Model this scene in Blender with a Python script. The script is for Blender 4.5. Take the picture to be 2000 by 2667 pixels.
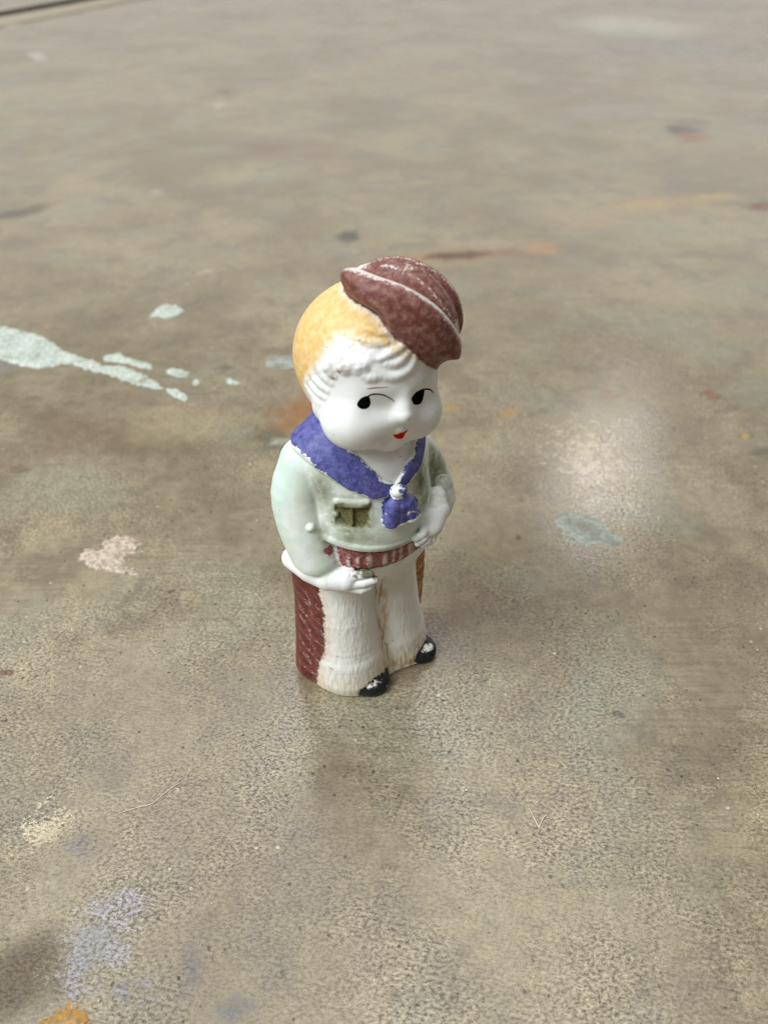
import bpy, math, random
import numpy as np

# ------------------------------------------------------------------ camera, world, lights
scene = bpy.context.scene
for o in list(bpy.data.objects):
    bpy.data.objects.remove(o)
MM = 0.001
cam_data = bpy.data.cameras.new('camera')
cam = bpy.data.objects.new('camera', cam_data)
scene.collection.objects.link(cam)
cam.location = (4.2 * MM, -108.0 * MM, 135.0 * MM)
cam.rotation_euler = (math.radians(50.0), 0, 0)
cam_data.sensor_fit = 'HORIZONTAL'
cam_data.sensor_width = 25.96
cam_data.lens = 26.0
cam_data.clip_start = 0.005
cam_data.clip_end = 50.0
cam_data.dof.use_dof = True
cam_data.dof.focus_distance = 0.140
cam_data.dof.aperture_fstop = 18.0
scene.camera = cam

world = bpy.data.worlds.new('World')
scene.world = world
world.use_nodes = True
bg = world.node_tree.nodes['Background']
bg.inputs[0].default_value = (1.0, 0.97, 0.92, 1)
bg.inputs[1].default_value = 0.13


def area_lamp(name, loc, target, size, size_y, power, color):
    d = bpy.data.lights.new(name, 'AREA')
    d.shape = 'ELLIPSE' if name == 'ceiling_lamp' else 'RECTANGLE'
    d.size, d.size_y, d.energy, d.color = size, size_y, power, color
    o = bpy.data.objects.new(name, d)
    scene.collection.objects.link(o)
    o.location = loc
    v = np.array(target, float) - np.array(loc, float)
    from mathutils import Vector
    o.rotation_euler = Vector(v).to_track_quat('-Z', 'Y').to_euler()
    return o


# a wide opening to the left, a window far behind on the right, a hanging lamp
area_lamp('skylight', (-0.5, 0.5, 2.4), (-0.5, 0.5, 0), 3.0, 3.0, 42, (0.96, 0.98, 1.0))
area_lamp('opening_light', (-1.5, -0.9, 2.0), (0, 0, 0.05), 1.5, 1.4, 90, (0.88, 0.95, 1.0))
area_lamp('rear_sheen_light', (0.6, 5.2, 1.35), (0.6, 0, 1.35), 8.0, 2.4, 40, (1.0, 0.97, 0.92))  # added light behind, gives the far floor its sheen
area_lamp('far_window_light', (4.2, 4.2, 1.0), (0, 0, 0), 3.4, 1.8, 40, (0.97, 0.98, 1.0))
area_lamp('ceiling_panel', (-0.04, 1.62, 2.36), (-0.04, 1.62, 0), 0.62, 0.6, 3.2, (0.93, 0.97, 1.0))
area_lamp('ceiling_lamp', (0.93, 2.45, 1.80), (0, 0, 0), 0.36, 0.62, 3.6, (1.0, 0.97, 0.93))

scene.view_settings.view_transform = 'Standard'
scene.view_settings.look = 'None'
scene.view_settings.exposure = 0.14
scene.view_settings.gamma = 1.0
scene.render.engine = 'CYCLES'
scene.cycles.use_denoising = True
scene.cycles.filter_width = 1.1
scene.cycles.max_bounces = 4
scene.cycles.adaptive_threshold = 0.015
col = scene.collection


# ------------------------------------------------------------------ node helper
class N:
    def __init__(self, name):
        self.mat = bpy.data.materials.new(name)
        self.mat.use_nodes = True
        self.t = self.mat.node_tree
        self.t.nodes.clear()
        self.out = self.t.nodes.new('ShaderNodeOutputMaterial')

    def n(self, typ, ins=None, **props):
        nd = self.t.nodes.new('ShaderNode' + typ)
        for k, v in props.items():
            setattr(nd, k, v)
        for k, v in (ins or {}).items():
            s = nd.inputs[k]
            if isinstance(v, bpy.types.NodeSocket):
                self.t.links.new(v, s)
            elif v is not None:
                s.default_value = v
        return nd

    def math(self, op, a, b=0.0, c=0.0, clamp=False):
        return self.n('Math', {0: a, 1: b, 2: c}, operation=op, use_clamp=clamp).outputs[0]

    def ramp(self, v, lo, hi, a=0.0, b=1.0, smooth=True):
        nd = self.n('MapRange', {0: v, 1: lo, 2: hi, 3: a, 4: b},
                    interpolation_type='SMOOTHSTEP' if smooth else 'LINEAR')
        return nd.outputs[0]

    def mix(self, f, a, b, blend='MIX'):
        nd = self.n('Mix', None, data_type='RGBA', blend_type=blend)
        for i, v in ((0, f), (6, a), (7, b)):
            s = nd.inputs[i]
            if isinstance(v, bpy.types.NodeSocket):
                self.t.links.new(v, s)
            else:
                s.default_value = (*v, 1) if (i and len(v) == 3) else v
        return nd.outputs[2]

    def noise(self, vec, scale, detail=4.0, rough=0.55, dist=0.0):
        return self.n('TexNoise', {'Vector': vec, 'Scale': scale, 'Detail': detail,
                                   'Roughness': rough, 'Distortion': dist})

    def attr(self, name):
        return self.n('Attribute', attribute_name=name).outputs['Fac']


def srgb(r, g, b):
    f = lambda c: c / 12.92 if c <= 0.04045 else ((c + 0.055) / 1.055) ** 2.4
    return (f(r / 255), f(g / 255), f(b / 255))


#SDF_BEGIN
# ------------------------------------------------------------------ figurine sculpted as a distance field (mm)
F4 = np.float32


def nrm(v):
    v = np.asarray(v, float)
    return v / np.linalg.norm(v)


def smin(a, b, k):
    h = np.maximum(k - np.abs(a - b), 0) / k
    return np.minimum(a, b) - h * h * k * 0.25


def smax(a, b, k):
    return -smin(-a, -b, k)


def frame(P, o, ex, ey, ez):
    Q = P - np.asarray(o, F4)
    return Q @ np.stack([ex, ey, ez], 1).astype(F4)


def ell(P, c, r):
    Q = P - np.asarray(c, F4)
    r = np.asarray(r, F4)
    k0 = np.sqrt((Q / r) ** 2 @ np.ones(3, F4)) + 1e-6
    k1 = np.sqrt((Q / (r * r)) ** 2 @ np.ones(3, F4)) + 1e-6
    return k0 * (k0 - 1) / k1


def cone(P, a, b, ra, rb):
    a = np.asarray(a, F4); b = np.asarray(b, F4)
    d = b - a
    t = np.clip((P - a) @ d / F4(d @ d), 0, 1)
    q = P - a - t[:, None] * d
    return np.sqrt((q * q).sum(1)) - (ra + (rb - ra) * t)


def chain(P, pts, rad, k=0.0):
    r = None
    for i in range(len(pts) - 1):
        ra = rad if np.isscalar(rad) else rad[i]
        rb = rad if np.isscalar(rad) else rad[i + 1]
        d = cone(P, pts[i], pts[i + 1], ra, rb)
        r = d if r is None else (smin(r, d, k) if k else np.minimum(r, d))
    return r


def spline(pts, rad, per=4):
    p = np.array(pts, float); r = np.array(rad, float)
    q = np.concatenate([[2 * p[0] - p[1]], p, [2 * p[-1] - p[-2]]])
    out, ro = [], []
    for i in range(len(p) - 1):
        a, b, c, d = q[i:i + 4]
        for t in np.arange(per) / per:
            out.append(0.5 * (2 * b + (c - a) * t + (2 * a - 5 * b + 4 * c - d) * t * t + (3 * b - a - 3 * c + d) * t ** 3))
            ro.append(r[i] + (r[i + 1] - r[i]) * t * t * (3 - 2 * t))
    return out + [p[-1]], ro + [r[-1]]


def vnoise(P, s, seed=0):
    Q = P / F4(s)
    I = np.floor(Q).astype(np.int64)
    f = (Q - I).astype(F4)
    f = f * f * (3 - 2 * f)

    def h(dx, dy, dz):
        n = (I[:, 0] + dx) * 73856093 ^ (I[:, 1] + dy) * 19349663 ^ (I[:, 2] + dz) * 83492791 ^ (seed * 2654435761)
        n = (n ^ (n >> 13)) * 1274126177 & 0x7fffffff
        n = (n ^ (n >> 16)) & 0xffff
        return n.astype(F4) / 65535.0
    r = 0
    for dx in (0, 1):
        for dy in (0, 1):
            for dz in (0, 1):
                w = (f[:, 0] if dx else 1 - f[:, 0]) * (f[:, 1] if dy else 1 - f[:, 1]) * (f[:, 2] if dz else 1 - f[:, 2])
                r = r + w * h(dx, dy, dz)
    return r * 2 - 1


# head frame, tipped towards the figure's own left and turned a little to its right
HR = math.radians(9)
HYAW = math.radians(-4)
HO = (1.7, 0.2, 72.4)
_c, _s = math.cos(HYAW), math.sin(HYAW)
HX = np.array([_c * math.cos(HR), _s * math.cos(HR), -math.sin(HR)])
HY = np.array([-_s, _c, 0.0])
HZ = np.cross(HX, HY)
# hat frame
HATN = nrm((0.53, -0.33, 0.78))
_e = np.array((0.58, -0.43, -0.69)); HATE = nrm(_e - HATN * (_e @ HATN))
HATM = np.cross(HATN, HATE)
HATO = (5.2, -0.9, 81.3)


ARM_R = spline([(-10.4, 2.8, 57.0), (-12.2, 3.0, 51), (-12.4, 1.3, 45), (-11.5, -0.8, 38.8)], [4.6, 4.9, 4.9, 4.8], 3)
ARM_L = spline([(8.8, 1.6, 54.2), (12.0, 0.4, 49.6), (13.2, -1.8, 45.0), (11.4, -5.4, 43.6)], [4.3, 4.5, 4.4, 3.6], 3)
LEG_R = spline([(-4.9, 1.0, 36), (-5.3, 0.9, 26), (-5.2, 0.6, 16), (-4.8, 0.4, 3.0)], [6.5, 6.1, 6.7, 8.3], 3)
LEG_L = spline([(5.4, 1.0, 36), (4.9, 0.8, 26), (5.4, 0.5, 16), (6.6, 0.4, 3.0)], [6.6, 6.1, 6.4, 7.6], 3)
BODY_KEYS = ('chapr0 jacket belt legr legl chapr chapl shoer shoel armr arml handr handl ker kerchief knot tails pocket body').split()
HEAD_KEYS = ('fold face hairmask hair bare head hat hata hatm hatn rim headall').split()


def fields(P):
    """All component fields at points P (local mm): x to the figure's left, -y is its front."""
    P = P.astype(F4)
    z = P[:, 2]
    D = {}
    for keys, fn, sel in ((BODY_KEYS, body_fields, z < 70), (HEAD_KEYS, head_fields, z > 56)):
        for k in keys:
            D[k] = np.full(len(P), 20.0, F4)
        if sel.any():
            R = fn(P[sel])
            for k in keys:
                D[k][sel] = R[k]
    # flat foot
    D['all'] = smax(smin(D['body'], D['headall'], 0.6), -z, 0.5)
    return D


def body_fields(P):
    x, y, z = P[:, 0], P[:, 1], P[:, 2]
    D = {}
    # --- torso
    torso = ell(P, (0.2, 0.8, 49), (11.9, 10.4, 18))
    torso = smin(torso, ell(P, (0.3, 0.3, 44.5), (12.0, 10.6, 9.0)), 4)
    torso = smin(torso, chain(P, [(-8, 2, 57.5), (7, 2, 55.0)], 5.0), 5)
    neck = cone(P, (-0.6, 0.8, 57), (0.2, 1.0, 66), 8.0, 6.6)
    hemz = 41.6 - 0.10 * x + 0.012 * x * x
    jacket = smax(torso, hemz - z, 1.2)
    jacket = smin(jacket, smax(torso - 0.35, np.abs(z - hemz - 0.75) - 0.75, 0.7), 0.5)
    waist = ell(P, (0.3, 0.8, 39.5), (11.9, 9.8, 12))
    waist = smax(waist, z - 47, 3)
    D['jacket'] = jacket
    # --- belt: raised band round the waist
    bz = 38.8 - 0.12 * x
    belt = smax(waist - 0.55, np.abs(z - bz) - 2.15, 0.7)
    rib = np.sin((x * 1.0 - 0.25 * y) * 2.9 + 1.6 * np.sin(x * 0.8))
    belt = belt + 0.13 * rib * np.clip(1.4 - np.abs(z - bz + 0.2), 0, 1)
    D['belt'] = belt
    # --- legs: two flared furry columns
    lr = chain(P, *LEG_R)
    ll = chain(P, *LEG_L)
    legs = smin(lr, ll, 1.6)
    hip = ell(P, (7.6, 0.4, 36.0), (5.6, 7.4, 7.5))
    legs = smin(legs, smin(waist, hip, 2), 2.2)
    D['legr'] = lr; D['legl'] = ll
    # chaps wings on both sides
    chr_ = chain(P, [(-11.0, 5.6, 33), (-10.4, 5.6, 22), (-10.7, 5.4, 10), (-11.4, 5.0, 2.5)], [2.8, 3.2, 3.6, 3.8])
    chr_ = smin(chr_, chain(P, [(-8.6, 2.7, 33), (-8.4, 2.0, 22), (-8.6, 1.9, 12), (-9.0, 2.2, 3)], [3.2, 4.3, 4.6, 4.4]), 1.2)
    fringe = np.sin((z * 1.0 - y * 0.8 + 0.4 * np.sin(z * 1.3)) * 2.0)
    D['chapr0'] = chr_
    chr_ = chr_ + 0.36 * fringe * np.clip((5.2 - y) * 0.7, 0, 1)
    chl_ = chain(P, [(11.6, 2.2, 34), (12.0, 1.6, 26), (12.2, 2.0, 16), (12.0, 3.4, 2.5)], [2.6, 2.8, 2.8, 3.2])
    chl_ = chl_ + 0.16 * fringe * np.clip((6.0 - y) * 0.7, 0, 1)
    D['chapr'] = chr_; D['chapl'] = chl_
    body = smin(legs, chr_, 0.7)
    body = smin(body, chl_, 0.7)
    # shoes: soles and toes
    sr = smin(ell(P, (-3.5, -6.0, 1.4), (4.0, 3.7, 2.8)), ell(P, (-4.7, -1, 0.6), (7.0, 6.6, 1.5)), 1.0)
    sl = smin(ell(P, (10.2, -5.0, 1.4), (3.6, 3.7, 2.7)), ell(P, (7.2, -1, 0.6), (6.4, 6.2, 1.5)), 1.0)
    D['shoer'] = ell(P, (-3.5, -6.0, 1.4), (4.0, 3.7, 2.8)); D['shoel'] = ell(P, (10.2, -5.0, 1.4), (3.6, 3.7, 2.7))
    body = smin(body, smin(sr, sl, 1.0), 0.5)
    base = smax(ell(P, (0.2, 2.0, 0.0), (13.4, 8.2, 3.0)), z - 1.2, 1)
    body = smin(body, base, 1.5)
    body = smin(body, belt, 0.35)
    body = smin(body, jacket, 0.5)
    body = smin(body, neck, 2.0)
    # --- arms
    ar = chain(P, *ARM_R)
    ar = smax(ar, 37.3 - z + 0.10 * (y + 2), 0.9)
    al = chain(P, *ARM_L)
    D['armr'] = ar; D['arml'] = al
    body = smin(body, ar, 0.35)
    body = smin(body, al, 0.5)
    # --- hands
    hr = chain(P, [(-14.0, 4.2, 35.2), (-12.6, 0.0, 35.1), (-11.2, -4.0, 35.6), (-9.2, -6.6, 35.8)], [2.2, 2.7, 2.8, 2.3])
    hr = smin(hr, chain(P, [(-9.4, -7.0, 36.8), (-7.2, -8.6, 37.2), (-5.6, -9.4, 37.2)], [1.1, 0.8, 0.65]), 0.5)
    hr = smin(hr, chain(P, [(-9.0, -7.6, 35.4), (-7.0, -9.2, 35.6), (-5.0, -9.9, 35.9)], [1.2, 0.9, 0.75]), 0.2)
    hr = smin(hr, chain(P, [(-9.0, -7.4, 34.4), (-7.4, -8.9, 33.9), (-6.0, -9.4, 34.3)], [1.1, 0.9, 0.75]), 0.2)
    hl = chain(P, [(12.4, -6.8, 48.2), (12.6, -6.9, 45.0), (12.0, -7.2, 42.6)], [1.8, 2.3, 1.9])
    hl = smin(hl, chain(P, [(9.6, -8.6, 48.0), (8.6, -9.6, 45.6), (7.0, -10.3, 43.6)], [1.6, 2.5, 2.4]), 0.7)
    for i, (fx, fz, ex, ez) in enumerate([(5.6, 44.2, 3.2, 42.4), (5.8, 43.2, 3.6, 41.1), (6.4, 42.3, 4.7, 40.2), (7.2, 41.9, 6.0, 39.8)]):
        hl = smin(hl, chain(P, [(fx, -10.9, fz), ((fx + ex) / 2, -11.5, (fz + ez) / 2 + .2), (ex, -11.0, ez)], [0.95, 0.78, 0.62]), 0.2)
    D['handr'] = hr; D['handl'] = hl
    body = smin(body, hr, 0.5)
    body = smin(body, hl, 0.5)
    # --- neckerchief: raised band over shoulders and chest
    nb = smin(smin(jacket, neck, 2.0), smin(ar, al, 1), 1.0)
    pr = [(-6.5, 8.5, 65.0), (-9.4, 5.0, 64.2), (-10.0, 1.4, 62.8), (-8.8, -3.9, 61.0), (-6.5, -7.0, 58.0), (-4.0, -9.0, 55.6), (-0.8, -10.3, 54.8)]
    pl = [(6.5, 8.5, 63.5), (9.0, 4.8, 62.5), (9.3, -0.5, 61.0), (7.4, -5.9, 59.2), (5.3, -8.0, 57.1), (3.0, -9.2, 55.9), (0.2, -10.2, 54.9)]
    kerr = chain(P, pr, [3.4, 3.4, 3.4, 3.2, 2.7, 2.0, 1.2])
    kerl = chain(P, pl, [2.8, 2.8, 2.5, 2.0, 1.7, 1.4, 1.1])
    ker = np.minimum(kerr, kerl)
    kerchief = smax(nb - 0.75, ker, 0.7)
    knot = ell(P, (-0.4, -10.6, 54.8), (1.5, 1.1, 1.15))
    tails = chain(P, [(-0.6, -10.4, 54), (-1.6, -10.7, 52.0), (-2.0, -10.6, 49.0)], [0.8, 1.35, 1.5])
    tails = smin(tails, chain(P, [(-0.3, -10.5, 54), (-0.3, -11.1, 52.0), (-0.3, -11.1, 48.8)], [0.8, 1.1, 1.2]), 0.2)
    tails = smin(tails, chain(P, [(0.0, -10.4, 54), (1.0, -10.9, 52.0), (1.7, -10.8, 49.0)], [0.8, 1.5, 2.0]), 0.3)
    tails = smax(tails, 48.1 - z + 0.1 * x, 0.5)
    D['ker'] = ker; D['kerchief'] = kerchief; D['knot'] = knot; D['tails'] = tails
    body = smin(body, kerchief, 0.4)
    body = smin(body, tails, 0.35)
    body = smin(body, knot, 0.35)
    # pocket with flap on the right breast
    pu = nrm((0.83, -0.55, 0)); pn = nrm((-0.5, -0.8, -0.1))
    pv = np.cross(pn, pu)
    if pv[2] < 0: pv = -pv
    q = P - np.array((-7.4, -6.8, 50.6), F4)
    pa = q @ pu.astype(F4); pb = q @ pv.astype(F4)
    front = np.where(y < 0, 0.0, 9.0).astype(F4)
    D['pocket'] = np.maximum(np.abs(pa) - 3.0, np.abs(pb) - 2.4) + front
    pit = smax(smax(np.abs(pa) - 2.8, np.abs(pb + 0.3) - 1.9, 0.8), -torso - 0.6, 0.5)
    body = smax(body, -(pit + front), 0.6)
    flap = smax(torso - 0.45, smax(np.abs(pa) - 3.2, np.abs(pb - 2.3) - 0.75, 0.8), 0.5)
    flap = smin(flap, smax(torso - 0.1, smax(np.abs(pa + 0.1) - 0.35, np.abs(pb + 0.2) - 1.8, 0.5), 0.4), 0.4)
    body = smin(body, flap + front, 0.3)
    # sleeve button and pocket button
    body = smin(body, ell(P, (-13.5, -2.8, 47.6), (0.75, 0.75, 0.75)), 0.4)
    body = smin(body, ell(P, (-9.5, -5.1, 50.4), (0.55, 0.6, 0.55)), 0.3)

    D['body'] = body
    return D


def head_fields(P):
    D = {}
    H = frame(P, HO, HX, HY, HZ)
    hx, hy, hz = H[:, 0], H[:, 1], H[:, 2]
    skull = ell(H, (-0.1, 0.8, 1.3), (11.3, 10.8, 11.7))
    face = smin(skull, ell(H, (0, -2.6, -4.0), (9.6, 8.2, 7.4)), 3)
    face = smin(face, ell(H, (-5.1, -4.9, -5.9), (5.7, 5.4, 5.0)), 1.6)
    face = smin(face, ell(H, (5.1, -4.9, -5.9), (5.7, 5.4, 5.0)), 1.6)
    face = smin(face, ell(H, (0.1, -7.6, -9.2), (2.6, 2.0, 1.8)), 1.5)
    # eye hollows
    for s in (-1, 1):
        face = smax(face, -ell(H, (s * 4.6, -11.7, -1.2), (3.4, 2.2, 1.7)), 2.4)
    # nose
    nose = chain(H, [(0, -9.2, 0.2), (0, -10.0, -1.8), (0, -10.7, -2.9)], [0.9, 1.15, 1.3], .6)
    nose = smin(nose, ell(H, (-0.95, -10.0, -3.3), (0.85, 0.9, 0.75)), 0.5)
    nose = smin(nose, ell(H, (0.95, -10.0, -3.3), (0.85, 0.9, 0.75)), 0.5)
    face = smin(face, nose, 1.2)
    # lips
    face = smin(face, chain(H, [(-1.4, -9.3, -5.2), (0, -9.9, -5.6), (1.4, -9.3, -5.2)], [0.4, 0.75, 0.4], .3), 0.7)
    face = smin(face, ell(H, (0, -9.3, -6.7), (1.1, 0.7, 0.5)), 0.7)
    D['face'] = face
    # hair shell: over the top, behind the temples, short in the neck
    up = hz - (5.4 - 0.03 * hx * hx)
    back = hy + 3.4 - 0.55 * np.clip(3.0 - hz, 0, 20)
    hm = np.minimum(smax(up, back, 2.0), hz + 8.3 - 0.25 * hy)
    D['hairmask'] = hm
    hs = np.clip((hm + 2.0) / 4.0, 0, 1)
    hair = skull - 0.6 * hs * hs * (3 - 2 * hs) + 0.25
    hair = smin(hair, ell(H, (-0.3, 3.8, 2.0), (11.4, 8.8, 10.9)), 2.0)
    hair = smin(hair, ell(H, (0.8, 0.6, 7.0), (8.2, 8.6, 7.6)), 2.0)
    D['hair'] = hair
    head = smin(face, hair, 0.9)
    # curls of the fringe
    D['bare'] = head
    nr = np.where((np.abs(head) < 4) & (hy < 4))[0]
    if len(nr) and CURLS:
        hh, Pn = head[nr], P[nr]
        for pts, rad in CURLS:
            mid = np.mean(pts, 0); ext = np.abs(np.array(pts) - mid).max() + 2.5
            k = np.where(np.abs(Pn - mid.astype(F4)).max(1) < ext)[0]
            if len(k):
                hh[k] = smin(hh[k], chain(Pn[k], pts, rad), 0.5)
        head = head.copy(); head[nr] = hh
    ear = ell(H, (-9.5, -1.4, -4.6), (1.5, 1.7, 2.2))
    ear = smin(ear, ell(H, (9.5, -1.4, -4.6), (1.5, 1.7, 2.2)), 0.3)
    head = smin(head, ear, 0.8)
    D['head'] = head
    # --- hat: upturned oval brim round a creased crown
    A = frame(P, HATO, HATE, HATM, HATN)
    a, m, n = A[:, 0], A[:, 1], A[:, 2]
    flare = 1.1 + np.where(n < 2, 0.085, 0.0) * (np.clip(n, -5, 7) - 2)
    a1 = np.where(a > 0.5, a - 0.5, (a - 0.5) * 0.93)
    rr = np.sqrt((a1 / 11.2) ** 2 + (m / 8.6) ** 2) / flare
    brim = (rr - 1) * 8.6
    ntop = 7.4 - 5.6 * (a1 / 11.2) ** 2 + np.where(a1 > 0, 1.5, 0) * (a1 / 11.2) ** 2
    ntop = ntop - 3.2 * np.clip((m + 3) / 7, 0, 1)
    nbot = -2.3 - 1.6 * np.clip(a1 / 11.2, 0, 2) ** 2 + 3.3 * np.exp(-((a1 + 4.0) / 4.0) ** 2)
    brim = smax(smax(brim, n - ntop, 2.4), nbot - n, 1.8)
    inner = (np.sqrt((a1 / 9.9) ** 2 + (m / 7.3) ** 2) - 1) * 7.3
    brim = smax(brim, -smax(inner, ntop - 2.2 - n, 0.8), 0.8)
    crown = ell(A, (1.6, 0.9, 0.6), (9.9, 8.9, 8.4))
    crown = smax(crown, nbot + 0.4 - n, 0.6)
    for phi0, phi1, rad in ((62, 30, 0.8), (104, 66, 1.1)):
        gp = []
        for t in np.linspace(-0.97, 0.99, 9):
            ph = math.radians(phi0 + (phi1 - phi0) * (t + 1) / 2)
            s_ = math.sqrt(1 - t * t) * 1.02
            gp.append((1.6 + 9.9 * t, 0.9 - 8.9 * math.cos(ph) * s_, 0.6 + 8.4 * math.sin(ph) * s_))
        gd = chain(A, gp, rad)
        fold = gd if phi0 == 62 else np.minimum(fold, gd)
        crown = smax(crown, -gd, 1.3)
    D['fold'] = fold
    hat = smin(brim, crown, 0.8) + 0.22 * vnoise(P, 5.0, 11)
    D['hat'] = hat; D['hata'] = a; D['hatm'] = m; D['hatn'] = n
    D['rim'] = np.hypot(inner * 0.7, n - ntop)
    head = smin(head, hat, 0.4)
    D['headall'] = head
    return D


CURLS = []
_raw = [
    ([(-4.6, -8, 79.2), (-3.4, -8, 77.6), (-2.0, -9, 76.4), (-0.3, -9.4, 76.1), (1.7, -9.6, 76.6), (2.9, -9.6, 77.7), (3.7, -9.5, 79.4)], 0.62),
    ([(-1.6, -9, 78.4), (-0.4, -9.2, 78.1), (1.0, -9.5, 78.6), (2.2, -9.5, 79.4)], 0.5),
    ([(-2.8, -9, 79.6), (-1.0, -9, 80.0), (0.9, -9.2, 80.4), (2.4, -9.0, 81.2)], 0.5),
    ([(-5.2, -7.4, 77.2), (-4.2, -7.8, 76.5), (-3.0, -8.3, 76.4)], 0.75),
    ([(-6.6, -6.0, 79.4), (-5.4, -6.8, 78.2), (-4.6, -7.6, 78.4)], 1.15),
    ([(-7.8, -4.2, 79.6), (-7.2, -5.0, 78.0), (-6.6, -5.6, 77.4)], 1.0),
    ([(-8.4, -3.0, 79.0), (-8.4, -3.0, 77.2), (-7.9, -3.8, 76.2)], 0.9),
    ([(-9.4, -1.0, 77.0), (-9.0, -2.4, 75.6), (-8.4, -3.6, 74.8)], 0.6),
    ([(-9.7, 0.2, 75.2), (-9.3, -1.6, 74.0), (-8.8, -3.0, 73.4)], 0.6),
    ([(-9.8, 1.0, 73.6), (-9.5, -1.0, 72.4), (-9.0, -2.6, 72.0)], 0.6),
    ([(-9.8, 1.6, 72.0), (-9.6, -0.2, 70.9), (-9.3, -1.8, 70.6)], 0.55),
    ([(-5.2, -5.4, 82.6), (-3.2, -7.0, 81.6), (-1.2, -8.2, 81.4)], 0.45),
    ([(-3.6, -5.6, 84.0), (-1.8, -7.2, 83.0), (0.2, -8.2, 82.8)], 0.45),
]


def _settle(pts, r):
    # rest a strand on the bare head, two thirds sunk in
    p = np.array(pts, F4)
    for _ in range(6):
        d = fields(p)['bare']
        g = np.stack([(fields(p + e)['bare'] - fields(p - e)['bare']) / 0.2 for e in np.eye(3, dtype=F4) * 0.1], 1)
        g /= np.linalg.norm(g, axis=1)[:, None] + 1e-6
        p = p - g * (d + 0.38 * r)[:, None]
    return [tuple(map(float, k)) for k in p]


def _strand(pts, r):
    # smooth the strand and let both ends taper into the head
    p = np.array(_settle(pts, r)); n = len(p)
    q = np.concatenate([[2 * p[0] - p[1]], p, [2 * p[-1] - p[-2]]])
    out = []
    for i in range(n - 1):
        a, b, c, d = q[i:i + 4]
        for t in (0, 0.5):
            out.append(0.5 * (2 * b + (c - a) * t + (2 * a - 5 * b + 4 * c - d) * t * t + (3 * b - a - 3 * c + d) * t ** 3))
    out.append(p[-1])
    out = _settle(out, r)
    m = len(out)
    rad = [r * (0.5 + 0.5 * math.sin(math.pi * (k + 0.3) / (m - 0.4)) ** 0.8) for k in range(m)]
    return out, rad


CURLS = [_strand(p, r * 1.25) for p, r in _raw]
#SDF_END


def sdf(P, chunk=120000):
    out = np.empty(len(P), F4)
    for i in range(0, len(P), chunk):
        out[i:i + chunk] = fields(P[i:i + chunk])['all']
    return out


def surface_nets(lo, hi, h):
    nx, ny, nz = [int(math.ceil((b - a) / h)) + 1 for a, b in zip(lo, hi)]
    ax = [lo[i] + h * np.arange(k) for i, k in enumerate((nx, ny, nz))]
    # coarse pass picks the blocks close to the surface
    s = 4
    cx, cy, cz = [a[::s] for a in ax]
    G = np.stack(np.meshgrid(cx, cy, cz, indexing='ij'), -1).reshape(-1, 3).astype(F4)
    dc = sdf(G).reshape(len(cx), len(cy), len(cz))
    up = lambda a: np.repeat(np.repeat(np.repeat(a, s, 0), s, 1), s, 2)[:nx, :ny, :nz]
    near = np.abs(dc) < h * s * 2.6
    V = up(dc).astype(F4).copy()
    # shift-safe: grow the near mask by one coarse cell
    g = near.copy()
    for axis in range(3):
        g |= np.roll(g, 1, axis) | np.roll(g, -1, axis)
    mask = up(g)
    idx = np.argwhere(mask)
    pts = (np.array(lo) + idx * h).astype(F4)
    V[mask] = sdf(pts)
    S = V < 0
    # cells
    c = [V[i:nx - 1 + i, j:ny - 1 + j, k:nz - 1 + k] for i in (0, 1) for j in (0, 1) for k in (0, 1)]
    neg = sum((q < 0).astype(np.int8) for q in c)
    act = (neg > 0) & (neg < 8)
    cell = np.full(act.shape, -1, np.int64)
    ci = np.argwhere(act)
    cell[act] = np.arange(len(ci))
    acc = np.zeros((len(ci), 3)); cnt = np.zeros(len(ci))
    offs = [(i, j, k) for i in (0, 1) for j in (0, 1) for k in (0, 1)]
    vals = [V[ci[:, 0] + o[0], ci[:, 1] + o[1], ci[:, 2] + o[2]] for o in offs]
    for a_ in range(8):
        for b_ in range(a_ + 1, 8):
            df = np.abs(np.array(offs[a_]) - offs[b_])
            if df.sum() != 1:
                continue
            va, vb = vals[a_], vals[b_]
            cr = (va < 0) != (vb < 0)
            t = np.where(cr, va / np.where(cr, va - vb, 1), 0)
            p = np.array(offs[a_]) + t[:, None] * (np.array(offs[b_]) - np.array(offs[a_]))
            acc[cr] += p[cr]; cnt[cr] += 1
    verts = np.array(lo) + (ci + acc / cnt[:, None]) * h
    quads = []
    for axis in range(3):
        u, w = (axis + 1) % 3, (axis + 2) % 3
        sl0 = [slice(None)] * 3; sl1 = [slice(None)] * 3
        sl0[axis] = slice(0, -1); sl1[axis] = slice(1, None)
        e = np.argwhere(S[tuple(sl0)] != S[tuple(sl1)])
        e = e[(e[:, u] > 0) & (e[:, w] > 0)]
        lim = act.shape
        e = e[(e[:, 0] < lim[0]) & (e[:, 1] < lim[1]) & (e[:, 2] < lim[2])]
        q = []
        for du, dw in ((0, 0), (1, 0), (1, 1), (0, 1)):
            f = e.copy(); f[:, u] -= du; f[:, w] -= dw
            q.append(cell[f[:, 0], f[:, 1], f[:, 2]])
        q = np.stack(q, 1)
        s0 = S[e[:, 0], e[:, 1], e[:, 2]]
        q[~s0] = q[~s0][:, ::-1]
        quads.append(q)
    quads = np.concatenate(quads)
    quads = quads[(quads >= 0).all(1)]
    return verts, quads


def gradient(P, e=0.06):
    k = np.array([[1, -1, -1], [-1, -1, 1], [-1, 1, -1], [1, 1, 1]], F4)
    g = 0
    for d in k:
        g = g + d[None] * sdf((P + d * e).astype(F4))[:, None]
    g = g / (4 * e)
    return g


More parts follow.
